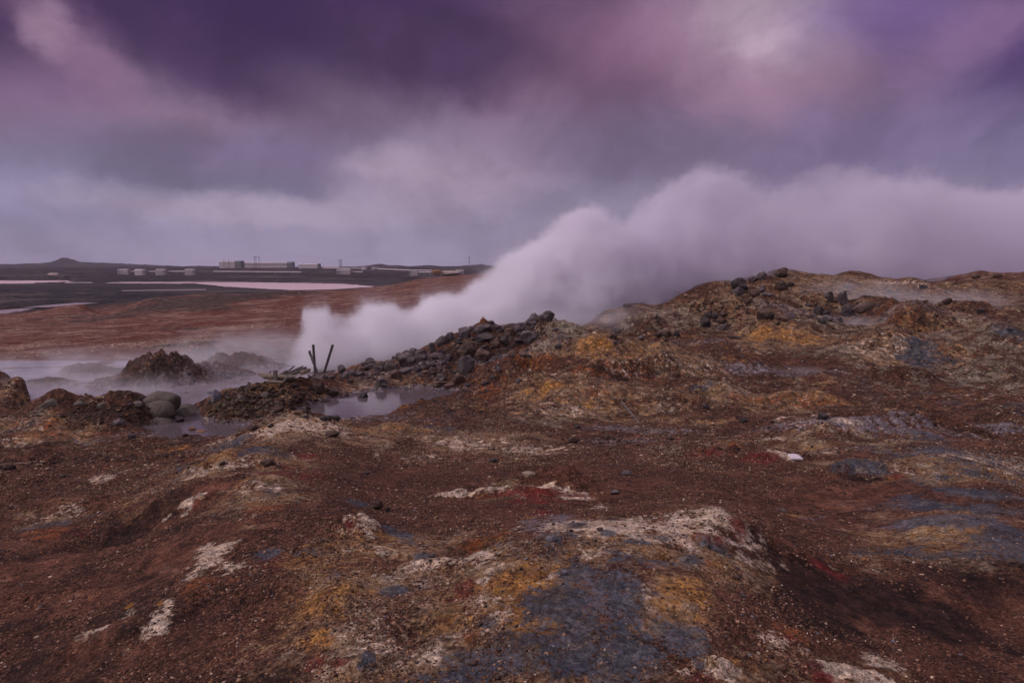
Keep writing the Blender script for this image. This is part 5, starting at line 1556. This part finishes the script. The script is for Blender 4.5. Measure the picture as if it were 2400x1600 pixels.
def timber(name, a, b, wpx, dpx, mat, label, cat, group='broken timber by the vent', round_=False, seed=0, taper=1.0):
    """a squared (or round) timber from a to b, split and splintered at its ends; local z runs along it"""
    a, b = Vector(a), Vector(b)
    L = (b - a).length
    s = (a.y + b.y) / 2 / FPX
    w, d = wpx * s / 2, dpx * s / 2
    rnd = random.Random(seed)
    bm = bmesh.new()
    n = 12 if round_ else 8
    sect = []
    for i in range(n):
        if round_:
            g = 2 * math.pi * i / n
            sect.append((math.cos(g) * w, math.sin(g) * d))
        else:
            k = .82
            w, d = d, w
            sect = [(w, -d * k), (w, d * k), (w * k, d), (-w * k, d), (-w, d * k), (-w, -d * k), (-w * k, -d), (w * k, -d)]
            break
    rings = []
    m = 9
    for j in range(m):
        z = L * j / (m - 1)
        k = 1 + (taper - 1) * j / (m - 1)
        ox, oy = rnd.gauss(0, .03) * min(w, d), rnd.gauss(0, .03) * min(w, d)
        ring = []
        for (x, y) in sect:
            zz = z
            if j in (0, m - 1):
                zz += rnd.uniform(-.8, .8) * w * .6
            ring.append(bm.verts.new((x * k * (1 + rnd.gauss(0, .03)) + ox, y * k * (1 + rnd.gauss(0, .03)) + oy, zz)))
        rings.append(ring)
    n = len(sect)
    for j in range(m - 1):
        for i in range(n):
            bm.faces.new((rings[j][i], rings[j][(i + 1) % n], rings[j + 1][(i + 1) % n], rings[j + 1][i]))
    bm.faces.new(rings[0][::-1])
    bm.faces.new(rings[-1])
    bmesh.ops.recalc_face_normals(bm, faces=bm.faces[:])
    me = bpy.data.meshes.new(name)
    bm.to_mesh(me)
    bm.free()
    me.materials.append(mat)
    o = link(bpy.data.objects.new(name, me))
    o.location = a
    o.rotation_mode = 'QUATERNION'
    q = (b - a).normalized().to_track_quat('Z', 'Y')
    o.rotation_quaternion = q
    tag(o, label=label, cat=cat, group=group)
    return o


def build_timber():
    def foot(px, py):
        g = ground_hit(px, py)
        return g.y
    Yp = min(max(foot(738, 874), 33.0), 40.5)
    Yc = min(max(foot(760, 874), 33.0), 40.5)
    timber('wooden_post', at(739, 880, Yp), at(734.2, 808, Yp), 5.0, 5.0, WOOD_DARK, 'nearly upright dark post of the crossed pair by the vent', 'post', 'leaning posts by the vent', seed=1)
    timber('wooden_post', at(743, 872, Yp + .16), at(724.6, 822, Yp + .16), 5.0, 4.6, WOOD_DARK, 'shorter dark post leaning left against the upright one', 'post', 'leaning posts by the vent', seed=2)
    timber('wooden_post', at(757.5, 880, Yc), at(780, 808, Yc), 5.4, 5.0, WOOD_DARK, 'dark post leaning right, standing apart from the crossed pair', 'post', 'leaning posts by the vent', seed=3)
    timber('wooden_post', at(782.4, 862, Yc + 3.0), at(782.8, 823, Yc + 3.0), 5.0, 5.0, WOOD_GREY, 'post almost swallowed by steam, only its top end showing', 'post', 'leaning posts by the vent', seed=4)
    gy = ground_hit(646, 899)
    Y = gy.y + .25
    g = 'fallen timber on the rubble mound'
    timber('plank', at(606, 876, Y), at(692, 881, Y + .2), 3.0, 12, WOOD_TAN, 'uppermost bleached plank sticking out left over the steaming pool', 'plank', g, seed=5)
    timber('plank', at(612, 881, Y - .25), at(680, 883.5, Y - .15), 5.0, 10, WOOD_TAN, 'thick bleached plank just under the uppermost one', 'plank', g, seed=6)
    timber('plank', at(620, 885.5, Y + .2), at(690, 887, Y + .3), 4.0, 10, WOOD_GREY, 'dark plank shaded below the two bleached planks', 'plank', g, seed=19)
    timber('wooden_stump', at(646.5, 894, Y - .55), at(645, 867.5, Y - .55), 9.0, 6.5, WOOD_GREY, 'short thick stump standing upright in front of the planks', 'stump', g, seed=7)
    timber('plank', at(653, 879, Y + .5), at(672.5, 869, Y + .6), 5.0, 5, WOOD_GREY, 'short grey plank slanting up behind the stump', 'plank', g, seed=8)
    timber('wooden_beam', at(652, 880, Y + .2), at(717, 861.5, Y + 1.6), 5.5, 5, WOOD_GREY, 'longest grey beam slanting up right through the pile', 'beam', g, seed=9)
    timber('wooden_beam', at(668, 882, Y), at(714, 867, Y + 1.2), 6.0, 5, WOOD_GREY, 'grey beam lying under the longest beam', 'beam', g, seed=20)
    timber('plank', at(674, 871, Y + 1.0), at(689.5, 857.6, Y + 1.1), 3.4, 4, WOOD_GREY, 'short plank pointing steeply up over the pile', 'plank', g, seed=10)
    timber('plank', at(676, 872, Y + 1.1), at(709.5, 858, Y + 1.7), 2.6, 4, WOOD_GREY, 'thin lath between the steep plank and the longest beam', 'plank', g, seed=11)
    timber('log', at(706.5, 874, Y + .2), at(724, 867, Y + 2.6), 10, 10, WOOD_TAN, 'round log with its sawn end showing, right of the beams', 'log', g, round_=True, seed=12)
    timber('plank', at(722, 879.5, Y + .6), at(759, 889, Y + .4), 3.0, 6, WOOD_GREY, 'lone plank sloping down right on the stones', 'plank', g, seed=13)
    timber('plank', at(624, 893, Y - .8), at(663, 895, Y - .8), 4.0, 7, WOOD_TAN, 'brownish plank lying lowest, in front of the stump', 'plank', g, seed=14)
    timber('log', at(633, 886.5, Y - .5), at(640, 884, Y + 1.0), 12, 11, WOOD_TAN, 'round log end under the planks left of the stump', 'log', g, round_=True, seed=15)
    yq = ground_hit(576, 917).y - .1
    timber('plank', at(575, 919, yq), at(585, 896.5, yq), 8.0, 4, WOOD_GREY, 'wide plank set upright at the left end of the rubble mound', 'plank', g, seed=16)
    timber('plank', at(665.5, 894, Y - .4), at(674.5, 883, Y - .2), 6.0, 4, WOOD_GREY, 'short wide board propped under the right part of the planks', 'plank', g, seed=17)
    timber('stick', at(630.5, 877, Y + .2), at(634.4, 868.8, Y + .2), 2.2, 2.2, WOOD_GREY, 'small stick standing up behind the bleached planks', 'stick', g, seed=18)
    a, b = ground_hit(1459, 951), ground_hit(1499, 996)
    timber('driftwood', a + Vector((0, 0, .12)), b + Vector((0, 0, .05)), 5.5, 5.5, WOOD_GREY, 'long grey weathered pole lying on the brown slope in mid picture', 'log', None, round_=True, seed=21, taper=.55)


build_timber()


# ---------------------------------------------------------------- the works on the lava flats
def plain_mat(name, c1, c2, rough=.7, ribs=0.0):
    m, t = new_mat(name)
    tc = t.n('ShaderNodeTexCoord').outputs['Object']
    n = t.noise(tc, .35, 6, .6)
    col = t.mix(t.sm(n.outputs[0], .3, .7), c1 + (1,), c2 + (1,))
    p = t.n('ShaderNodeBsdfPrincipled', Base_Color=col, Roughness=rough)
    if ribs:
        w = t.n('ShaderNodeTexWave', {'wave_type': 'BANDS', 'bands_direction': 'X'}, Vector=tc, Scale=ribs)
        t.put(p.inputs['Normal'], t.n('ShaderNodeBump', Height=w.outputs[1], Strength=.5, Distance=.1))
    t.n('ShaderNodeOutputMaterial', Surface=p)
    return m


PALE = plain_mat('pale_cladding', (.44, .37, .37), (.52, .44, .44), ribs=1.2)
PALE2 = plain_mat('pale_roofing', (.52, .44, .43), (.60, .50, .49))
BAND = plain_mat('grey_band', (.24, .20, .22), (.28, .235, .25))
GABLE = plain_mat('dark_green_gable', (.12, .118, .125), (.145, .14, .145))
STEEL = plain_mat('grey_steel', (.12, .11, .12), (.17, .15, .16), .5)
HUTW = plain_mat('hut_panel', (.30, .255, .25), (.38, .32, .32), ribs=2.0)
BLUE_ROOF = plain_mat('blue_sheet_roof', (.18, .20, .28), (.22, .24, .32))
PIPE = plain_mat('white_pipe_jacket', (.55, .46, .46), (.64, .54, .54), .5)
SAND = plain_mat('pale_sand', (.34, .26, .22), (.42, .33, .28), .95)
ORANGE = plain_mat('orange_brown_earth', (.19, .075, .03), (.28, .13, .05), .95)


def bm_obj(name, bm, mat, parent=None, loc=None):
    bmesh.ops.recalc_face_normals(bm, faces=bm.faces[:])
    me = bpy.data.meshes.new(name)
    bm.to_mesh(me)
    bm.free()
    me.materials.append(mat)
    o = link(bpy.data.objects.new(name, me), parent)
    if loc is not None:
        o.location = loc
    return o


def box(bm, x0, x1, y0, y1, z0, z1):
    v = [bm.verts.new(p) for p in ((x0, y0, z0), (x1, y0, z0), (x1, y1, z0), (x0, y1, z0), (x0, y0, z1), (x1, y0, z1), (x1, y1, z1), (x0, y1, z1))]
    for f in ((3, 2, 1, 0), (4, 5, 6, 7), (0, 1, 5, 4), (1, 2, 6, 5), (2, 3, 7, 6), (3, 0, 4, 7)):
        bm.faces.new([v[i] for i in f])


def prism(bm, profile, x0, x1):
    """a (y, z) outline carried from x0 to x1"""
    a = [bm.verts.new((x0, y, z)) for y, z in profile]
    b = [bm.verts.new((x1, y, z)) for y, z in profile]
    n = len(profile)
    for i in range(n):
        bm.faces.new((a[i], a[(i + 1) % n], b[(i + 1) % n], b[i]))
    bm.faces.new(a[::-1])
    bm.faces.new(b)


def tube(bm, p, q, r, n=8):
    p, q = Vector(p), Vector(q)
    d = (q - p).normalized()
    u = d.orthogonal().normalized()
    v = d.cross(u)
    A = [bm.verts.new(p + (u * math.cos(2 * math.pi * i / n) + v * math.sin(2 * math.pi * i / n)) * r) for i in range(n)]
    B = [bm.verts.new(q + (u * math.cos(2 * math.pi * i / n) + v * math.sin(2 * math.pi * i / n)) * r) for i in range(n)]
    for i in range(n):
        bm.faces.new((A[i], A[(i + 1) % n], B[(i + 1) % n], B[i]))
    bm.faces.new(A[::-1])
    bm.faces.new(B)


def thing(name, label, cat, loc, rz=0.0, group=None):
    o = bpy.data.objects.new(name, None)
    link(o)
    o.location = loc
    o.rotation_euler = (0, 0, rz)
    tag(o, label=label, cat=cat, group=group)
    return o


def arch(hw, h, eave, n=8):
    """half round section: eaves at height eave, crown at h"""
    pts = [(-hw, 0), (-hw, eave)]
    for i in range(1, n):
        g = math.pi * (1 - i / n)
        pts.append((hw * math.cos(g), eave + (h - eave) * math.sin(g)))
    return pts + [(hw, eave), (hw, 0)]


def hall(px0, px1, py_top, py_base, Y, label, gable_px, bands=0, vents=0, pipes=(), eave=.72, name='hall', group=None):
    base = at((px0 + px1) / 2, py_base, Y)
    s = Y / FPX
    W = (px1 - px0) * s
    H = (py_base - py_top) * s
    zg = min(zat(base.x + k * W / 2, Y + 4) for k in (-1, 0, 1))
    o = thing(name, label, 'building', (base.x, Y, base.z), 0, group)
    gx = W / 2 - gable_px * s
    dpt = 11.0 * H / 8
    prof = arch(dpt / 2, H, H * eave)
    cut = [(y, z) for y, z in prof if z <= H * eave + 1e-6]
    low = min(zg - base.z - 2.0, -2.0)
    bm = bmesh.new()
    box(bm, -W / 2, gx, -dpt / 2, dpt / 2, low, H * eave)
    bm_obj('wall', bm, PALE, o)
    bm = bmesh.new()
    roofp = [(-dpt / 2 - .15, H * eave)] + [(y, z) for y, z in prof if z > H * eave + 1e-6] + [(dpt / 2 + .15, H * eave)]
    prism(bm, roofp, -W / 2, gx)
    roof = bm_obj('roof', bm, PALE2, o)
    bm = bmesh.new()
    prism(bm, [(y * 1.03, (z * 1.04 if z > 0 else low)) for y, z in prof], gx, W / 2)
    bm_obj('gable_end', bm, GABLE, o)
    for i in range(bands):
        bm = bmesh.new()
        z = H * (.36 + .3 * i)
        box(bm, -W / 2 + .2, gx - .2, -dpt / 2 - .08, -dpt / 2 + .05, z, z + H * .16)
        bm_obj('window_band', bm, BAND, o)
    for i in range(vents):
        x = -W / 2 + (i + .5) * (gx + W / 2) / vents
        bm = bmesh.new()
        tube(bm, (x, 0, H - .3), (x, 0, H + .55), .45, 8)
        bm_obj('roof_vent', bm, STEEL, roof)
    for (q, top) in pipes:
        x = (q - (px0 + px1) / 2) * s
        bm = bmesh.new()
        tube(bm, (x, -dpt / 2 - .6, low), (x, -dpt / 2 - .6, (py_base - top) * s), .28, 8)
        bm_obj('stack_pipe', bm, STEEL, o)
    return o


def hut(px0, px1, py_top, py_base, Y, label, wall=HUTW, end_left=True):
    s = Y / FPX
    base = at((px0 + px1) / 2, py_base, Y)
    W, H = (px1 - px0) * s, (py_base - py_top) * s
    o = thing('storage_hut', label, 'hut', (base.x, Y, base.z), 0, 'huts along the white pipe')
    zg = zat(base.x, Y) - base.z
    low = min(zg - 1.5, -1.0)
    d = W * .6
    k = .28 * W
    x0, x1 = (-W / 2 + k, W / 2) if end_left else (-W / 2, W / 2 - k)
    prof = arch(d / 2, H, H * .66, 6)
    bm = bmesh.new()
    prism(bm, [(y, z if z > 0 else low) for y, z in prof], x0, x1)
    bm_obj('shell', bm, wall, o)
    bm = bmesh.new()
    e0, e1 = (-W / 2, -W / 2 + k) if end_left else (W / 2 - k, W / 2)
    prism(bm, [(y * .97, z * .96 if z > 0 else low) for y, z in prof], e0, e1)
    bm_obj('end_wall', bm, BAND, o)
    bm = bmesh.new()
    box(bm, (e0 + e1) / 2 - .5, (e0 + e1) / 2 + .5, -d * .485 - .12, -d * .485 + .1, 0, H * .5)
    bm_obj('door', bm, STEEL, o)
    return o


def pipeline(px0, py0, px1, py1, Y, dia, label, piers=0):
    a, b = at(px0, py0, Y), at(px1, py1, Y)
    mid = (a + b) / 2
    o = thing('pipeline', label, 'pipe', mid, 0, 'white pipes across the lava')
    bm = bmesh.new()
    tube(bm, a - mid, b - mid, dia / 2, 10)
    bm_obj('jacket', bm, PIPE, o)
    n = max(3, int((b - a).length / 14))
    for i in range(n):
        p = a + (b - a) * ((i + .5) / n)
        g = zat(p.x, p.y)
        bm = bmesh.new()
        box(bm, p.x - mid.x - .25, p.x - mid.x + .25, p.y - mid.y - .4, p.y - mid.y + .4, min(g - .5, p.z - dia) - mid.z, p.z - dia * .4 - mid.z)
        bm_obj('support', bm, STEEL, o)


def mast(px, py_top, py_base, Y, label, wide=.25, arms=0):
    s = Y / FPX
    b = at(px, py_base, Y)
    H = (py_base - py_top) * s
    o = thing('mast', label, 'mast', b, 0, None)
    bm = bmesh.new()
    g = min(zat(b.x, Y) - b.z, 0) - 1
    if arms:
        w = H * .055
        for sx, sy in ((-1, -1), (1, -1), (1, 1), (-1, 1)):
            tube(bm, (sx * w, sy * w, g), (sx * w * .3, sy * w * .3, H), .16, 5)
        for i in range(7):
            z = H * (i + .5) / 7
            k = w * (1 - .7 * z / H)
            for (p, q) in (((-1, -1), (1, -1)), ((1, -1), (1, 1)), ((1, 1), (-1, 1)), ((-1, 1), (-1, -1))):
                tube(bm, (p[0] * k, p[1] * k, z), (q[0] * k * .9, q[1] * k * .9, z + H / 7 * .9), .09, 4)
    else:
        tube(bm, (0, 0, g), (0, 0, H), wide, 8)
    bm_obj('tower' if arms else 'pole', bm, STEEL, o)
    if arms:
        bm = bmesh.new()
        box(bm, -.9, .9, -.9, .9, H * .86, H * .95)
        bm_obj('antenna', bm, STEEL, o)
    else:
        bm = bmesh.new()
        box(bm, -wide * 2.2, wide * 2.2, -wide * 2.2, wide * 2.2, H * .93, H)
        bm_obj('cap', bm, STEEL, o)


def heap(px0, px1, py_top, py_base, Y, mat, label, seed, flat=1.0):
    s = Y / FPX
    b = at((px0 + px1) / 2, py_base, Y)
    W, H = (px1 - px0) * s, (py_base - py_top) * s
    me = rock_mesh('earth_heap', seed, 4, .13)
    co = np.empty(len(me.vertices) * 3, np.float32)
    me.vertices.foreach_get('co', co)
    co = co.reshape(-1, 3) * np.array([W, W * .7, H * 1.5], np.float32)
    co[:, 2] -= H * .5
    me.vertices.foreach_set('co', co.ravel())
    me.update()
    me.materials.append(mat)
    o = link(bpy.data.objects.new('earth_heap', me))
    o.location = b
    tag(o, label=label, cat='heap')


def build_works():
    Y = 1000.0
    hall(518, 569, 611.8, 626.5, Y, 'tall pale hall with a dark round end, leftmost of the works', 15, 0, 5, ((530, 608), (541, 608)), eave=.86)
    hall(569, 688, 613.8, 627, Y + 40, 'very long banded hall with roof vents and a dark green end', 13, 2, 13, (), eave=.66)
    hall(702, 750, 618, 628.5, Y - 30, 'smaller pale barn right of the very long hall', 4, 0, 2, (), eave=.8)
    hall(757, 801, 623.4, 626.6, Y + 60, 'low shed with a bluish roof behind the thin masts', 3, 0, 0, (), eave=.4, name='shed')
    for (q, top) in ((596.6, 602), (600.4, 601.5), (607.5, 602)):
        mast(q, top, 620, Y - 25, {596.6: 'thin chimney pole left of three in front of the long hall', 600.4: 'thin chimney pole in the middle of three before the long hall', 607.5: 'thin chimney pole right of three in front of the long hall'}[q], .35)
    for i, (q, top) in enumerate(((795.2, 608), (797.8, 611), (800.6, 608))):
        mast(q, top, 627, Y, ('thin mast by the bluish shed, left of three', 'shorter thin mast between two taller ones by the bluish shed', 'thin mast by the bluish shed, right of three')[i], .30)
    mast(1100, 602, 624, 1250, 'lattice radio mast on the skyline left of the steam plume', arms=1)
    Yh = 640.0
    hut(279, 303, 630, 638.5, Yh, 'brownish hut, first of four in line along the pipe', end_left=True)
    hut(319, 343, 630.5, 639, Yh, 'whitest hut, second of four in line along the pipe', wall=PALE, end_left=False)
    hut(368, 391, 630, 638.5, Yh, 'third of four huts in line along the pipe', end_left=False)
    hut(436, 459, 630, 639, Yh, 'last of four huts in line, before a long gap in the pipe', end_left=False)
    hut(791, 823, 630, 639.5, Yh + 20, 'widest ribbed hut, below the thin masts', end_left=True)
    hut(848, 861, 626, 631.5, Yh + 200, 'small white hut on the upper pipe right of the masts', wall=PALE, end_left=False)
    hut(871, 884, 626, 630.5, Yh + 220, 'small flat hut on the upper pipe, right of the small white one', end_left=False)
    hut(960, 979, 631.5, 641, Yh - 20, 'hut with a pale door standing where two pipes meet', end_left=True)
    hut(1068, 1087, 632, 640.5, Yh, 'hut beside the pale sand heap near the steam', end_left=False)
    pipeline(303, 636, 319, 636, Yh + 3, 1.0, 'short white pipe between the first two huts')
    pipeline(343, 636.2, 368, 636, Yh + 3, 1.0, 'short white pipe between the second and third hut')
    pipeline(391, 635.8, 436, 635.8, Yh + 3, 1.0, 'white pipe between the third and the last hut of the line')
    pipeline(500, 636, 706, 637.6, Yh + 5, 1.0, 'longest white pipe running below the halls')
    pipeline(823, 636.8, 850, 637.2, Yh + 22, 1.0, 'white pipe leaving the widest ribbed hut')
    pipeline(756, 628.4, 848, 629, Yh + 205, 1.1, 'thin white pipe in front of the bluish shed')
    pipeline(884, 630, 960, 633.4, Yh + 120, 1.5, 'thick white pipe descending to the right past the small huts')
    pipeline(979, 633.5, 1012, 634.2, Yh + 30, 1.2, 'upper of two white pipes leading to the orange heap')
    pipeline(979, 638, 1012, 638, Yh, 1.2, 'lower of two white pipes leading to the orange heap')
    heap(1011, 1035, 631, 640.5, Yh - 10, ORANGE, 'orange brown earth heap beside the pale sand heap', 901)
    heap(1032, 1080, 634, 641.5, Yh - 5, SAND, 'long pale sand heap right of the orange one', 902)
    heap(112, 136, 639.5, 643.5, 600, SAND, 'small pale sand heap on the dark lava at far left', 903)


build_works()


# ---------------------------------------------------------------- steam
VENT = at(722, 862, 41.5)
TAIL = at(2620, 640, 98.0)
AX = np.array([VENT.x, VENT.y])
DIR = np.array([TAIL.x - VENT.x, TAIL.y - VENT.y])
DIR /= np.hypot(*DIR)
PERP = np.array([-DIR[1], DIR[0]])
PLUME_TOP = [(690, 790), (700, 735), (715, 708), (735, 702), (760, 702), (778, 742), (800, 738), (830, 712), (855, 694), (885, 688), (910, 690), (940, 712), (985, 700), (1012, 668), (1040, 688), (1075, 676), (1105, 652), (1140, 628), (1190, 585), (1250, 548), (1292, 520), (1322, 488), (1362, 470), (1405, 480), (1445, 512), (1475, 508), (1500, 468), (1545, 428), (1590, 412), (1640, 386), (1680, 400), (1740, 424), (1790, 432), (1860, 410), (1920, 396), (1990, 384), (2060, 398), (2150, 420), (2250, 430), (2400, 432), (2700, 450)]
U_MAX, Z0, Z_RANGE = 140.0, 6.0, 30.0


def plume_station(px, py):
    a, _, c = ray(px, py)
    # the point of the plume's axis in the column of this pixel
    k = (a * AX[1] - AX[0]) / (DIR[0] - a * DIR[1])
    Y = AX[1] + k * DIR[1]
    return k, EYE + c * Y


PT = [plume_station(*p) for p in PLUME_TOP]


def plume_width(u):
    return 1.6 + .20 * max(u, 0) if u < 40 else 9.6 + .10 * (u - 40)


def steam_plume():
    m, t = new_mat('steam_plume')
    P = t.n('ShaderNodeNewGeometry').outputs['Position']
    s = t.n('ShaderNodeSeparateXYZ', i0=P)
    rel = t.vm('SUBTRACT', P, (AX[0], AX[1], 0))
    nz1 = t.noise(P, .46, 7.0, .66)
    nz2 = t.noise(P, .135, 8.0, .62)
    c1 = t.n('ShaderNodeSeparateColor', i0=nz1.outputs[1])
    c2 = t.n('ShaderNodeSeparateColor', i0=nz2.outputs[1])
    u0 = t.vm('DOT_PRODUCT', rel, (DIR[0], DIR[1], 0))
    w = t.vm('DOT_PRODUCT', rel, (PERP[0], PERP[1], 0))
    far = t.sm(u0, 6.0, 40.0)

    def blend(a, b):
        return t.m('ADD', t.m('MULTIPLY', a, t.m('SUBTRACT', 1.0, far)), t.m('MULTIPLY', b, far))
    du = blend(t.m('MULTIPLY', t.m('SUBTRACT', c1.outputs[0], .5), 2.2), t.m('MULTIPLY', t.m('SUBTRACT', c2.outputs[0], .5), 9.0))
    dz = blend(t.m('MULTIPLY', t.m('SUBTRACT', c1.outputs[1], .5), 2.2), t.m('MULTIPLY', t.m('SUBTRACT', c2.outputs[1], .5), 8.0))
    dz = t.m('ADD', dz, t.m('MULTIPLY', t.m('SUBTRACT', c1.outputs[2], .5), t.m('ADD', 1.1, t.m('MULTIPLY', far, 2.4))))
    nz3 = t.noise(P, 1.5, 4.0, .6)
    c3 = t.n('ShaderNodeSeparateColor', i0=nz3.outputs[1])
    dz = t.m('ADD', dz, t.m('MULTIPLY', t.m('SUBTRACT', c3.outputs[0], .5), 1.1))
    u = t.m('ADD', u0, du)
    fc = t.n('ShaderNodeFloatCurve', Value=t.m('DIVIDE', t.m('ADD', u, 5.0), U_MAX))
    cur = fc.mapping.curves[0]
    fc.mapping.use_clip = False
    pts = [(0.0, 0.0)] + [((k + 5.0) / U_MAX, (z - Z0) / Z_RANGE) for k, z in PT]
    cur.points[0].location = pts[0]
    cur.points[1].location = pts[-1]
    for p in pts[1:-1]:
        cur.points.new(*p)
    fc.mapping.update()
    top = t.m('MULTIPLY', fc.outputs[0], Z_RANGE)
    W = t.m('ADD', 1.6, t.m('ADD', t.m('MULTIPLY', t.m('MINIMUM', t.m('MAXIMUM', u, 0), 40.0), .20), t.m('MULTIPLY', t.m('MAXIMUM', t.m('SUBTRACT', u, 40.0), 0), .10)))
    q = t.m('DIVIDE', t.m('ADD', w, du), W)
    q = t.m('SUBTRACT', 1.0, t.m('MULTIPLY', q, q))
    arch = t.m('SQRT', t.m('MAXIMUM', q, 0.0))
    hz = t.m('SUBTRACT', s.outputs[2], Z0)
    sd = t.m('SUBTRACT', t.m('ADD', t.m('MULTIPLY', top, arch), dz), hz)
    soft = t.m('ADD', .55, t.m('MULTIPLY', far, .35))
    d = t.sm(t.m('DIVIDE', sd, soft), 0.0, 1.6)
    d = t.m('ADD', t.m('MULTIPLY', d, .9), t.m('MULTIPLY', t.sm(sd, -1.4, 1.8), .10))
    d = t.m('MULTIPLY', d, t.sm(q, 0.0, .35))
    d = t.m('MULTIPLY', d, t.sm(u, -1.6, .6))
    dens = t.m('ADD', t.sm(u0, 2.0, 46.0, 1.05, .20), 0.0)
    dens = t.m('MULTIPLY', dens, t.m('MULTIPLY', t.sm(c2.outputs[2], .32, .62, .40, 1.25), t.sm(c1.outputs[0], .35, .65, .7, 1.25)))
    d = t.m('MULTIPLY', d, dens)
    tint = t.mix(t.sm(u0, 6.0, 34.0), (.998, .988, .998, 1), (.875, .835, .905, 1))  # greyer downstream: shadowed steam put into the scattering colour
    v = t.n('ShaderNodeVolumePrincipled', Color=tint, Density=d, Anisotropy=.1)
    t.n('ShaderNodeOutputMaterial', Volume=v)
    m.cycles.volume_step_rate = .065
    # the body of air the steam drifts in
    us = np.concatenate([np.arange(-3.5, 20, 1.5), np.arange(20, 132, 4.0)])
    tops = np.interp(us, [k for k, z in PT], [z for k, z in PT])
    V, F = [], []
    ang = [0, 35, 65, 90, 115, 145, 180]
    n = len(ang) + 2
    for uu, zt in zip(us, tops):
        zt = zt + 1.6 + .05 * max(uu, 0)
        ww = plume_width(uu) + 1.8 + .05 * max(uu, 0)
        c = AX + DIR * uu
        zb = 6.4
        ring = [(ww * math.cos(math.radians(g)), zb + 1 + (zt - zb - 1) * math.sin(math.radians(g)) ** .6 if 0 < g < 180 else zb + 1) for g in ang]
        ring += [(-ww, zb), (ww, zb)]
        for (a, z) in ring:
            V.append((c[0] + PERP[0] * a, c[1] + PERP[1] * a, z))
    for i in range(len(us) - 1):
        for j in range(n):
            F.append((i * n + j, i * n + (j + 1) % n, (i + 1) * n + (j + 1) % n, (i + 1) * n + j))
    me = bpy.data.meshes.new('steam')
    me.from_pydata(V, [], F + [tuple(range(n)), tuple(reversed(range((len(us) - 1) * n, len(us) * n)))])
    me.materials.append(m)
    import bmesh
    bm = bmesh.new()
    bm.from_mesh(me)
    bmesh.ops.recalc_face_normals(bm, faces=bm.faces[:])
    bm.to_mesh(me)
    bm.free()
    o = link(bpy.data.objects.new('steam', me))
    tag(o, label='white steam plume blowing right from the vent behind the boulder ridge', cat='steam', kind='stuff')


def wisp_material(name, dens, scale, stretch):
    m, t = new_mat(name)
    tc = t.n('ShaderNodeTexCoord').outputs['Object']
    P = t.n('ShaderNodeNewGeometry').outputs['Position']
    n = t.noise(t.vm('MULTIPLY', P, stretch), scale, 4.0, .6)
    ns = t.n('ShaderNodeSeparateColor', i0=n.outputs[1])
    q = t.vm('LENGTH', t.vm('ADD', tc, t.vm('MULTIPLY', t.vm('SUBTRACT', n.outputs[1], (.5, .5, .5)), (.7, .5, .6))))
    d = t.sm(q, .15, .95, 1.0, 0.0)
    d = t.m('MULTIPLY', d, t.sm(ns.outputs[0], .38, .62, .15, 1.0))
    v = t.n('ShaderNodeVolumePrincipled', Color=(.985, .975, .99, 1), Density=t.m('MULTIPLY', d, dens))
    t.n('ShaderNodeOutputMaterial', Volume=v)
    m.cycles.volume_step_rate = .6
    return m


def wisp(mat, c, size, rotz=0.0, label=None):
    import bmesh
    bm = bmesh.new()
    bmesh.ops.create_icosphere(bm, subdivisions=3, radius=1.0)
    me = bpy.data.meshes.new('steam_wisp')
    bm.to_mesh(me)
    bm.free()
    me.materials.append(mat)
    o = link(bpy.data.objects.new('steam_wisp', me))
    o.location = c
    o.scale = size
    o.rotation_euler = (0, 0, rotz)
    tag(o, label=label, cat='steam', kind='stuff')


def haze_box():
    m, t = new_mat('haze')
    v = t.n('ShaderNodeVolumePrincipled', Color=(.80, .74, .90, 1), Density=.00009)
    t.n('ShaderNodeOutputMaterial', Volume=v)
    bm = bmesh.new()
    box(bm, -3600, 3600, -60, 3700, -25, 60)
    o = bm_obj('haze', bm, m)
    tag(o, kind='stuff')


haze_box()
steam_plume()
MIST = wisp_material('pool_mist', .20, .5, (1, 1, 1.6))
THIN = wisp_material('hillside_wisp', .26, .6, (.6, 1, 1.6))
wisp(MIST, at(330, 872, 39.5), (14.0, 6.5, 1.9), .1, 'thin lilac mist over the steaming pool at left')
wisp(MIST, at(600, 832, 44.0), (8.0, 5.0, 2.4), .1, 'denser mist beside the vent left of the leaning posts')
wisp(MIST, at(250, 915, 33.0), (9.0, 3.0, 1.1), .0, 'thin mist low over the water behind the mud domes')
wisp(MIST, at(1000, 815, 40.5), (6.8, 3.2, 1.7), .35, 'mist drifting over the foot of the boulder ridge')
wisp(MIST, at(1200, 765, 42.6), (6.0, 2.6, 1.8), .2, 'mist curling over the top of the boulder ridge')
wisp(THIN, at(2020, 692, 47.0), (6.0, 2.6, 1.5), .1, 'wisp of steam beside the upright boulder on the hill')
wisp(THIN, at(2190, 714, 44.5), (7.5, 3.0, 1.5), .0, 'long low steam wisp under the reddish hilltop at right')
wisp(THIN, at(1990, 760, 42.0), (5.0, 1.8, .9), -.1, 'flat streak of steam in the gully on the hillside')
wisp(THIN, at(2215, 784, 37.2), (2.6, .9, .42), .35, 'pale steam jet below the yellow outcrop at right')
FAINT = wisp_material('faint_wisp', .22, .6, (.6, 1, 1.6))
wisp(FAINT, at(1880, 868, 30.4), (2.4, .9, .30), .0, 'faint steam over the grey mud below the cream knoll')
wisp(FAINT, at(2330, 1000, 20.3), (2.6, 1.2, .30), .0, 'faint steam over the wet mud at the right edge')
wisp(MIST, at(1450, 762, 43.5), (7.5, 3.0, 1.7), .2, 'mist in the saddle between the ridge and the hill')
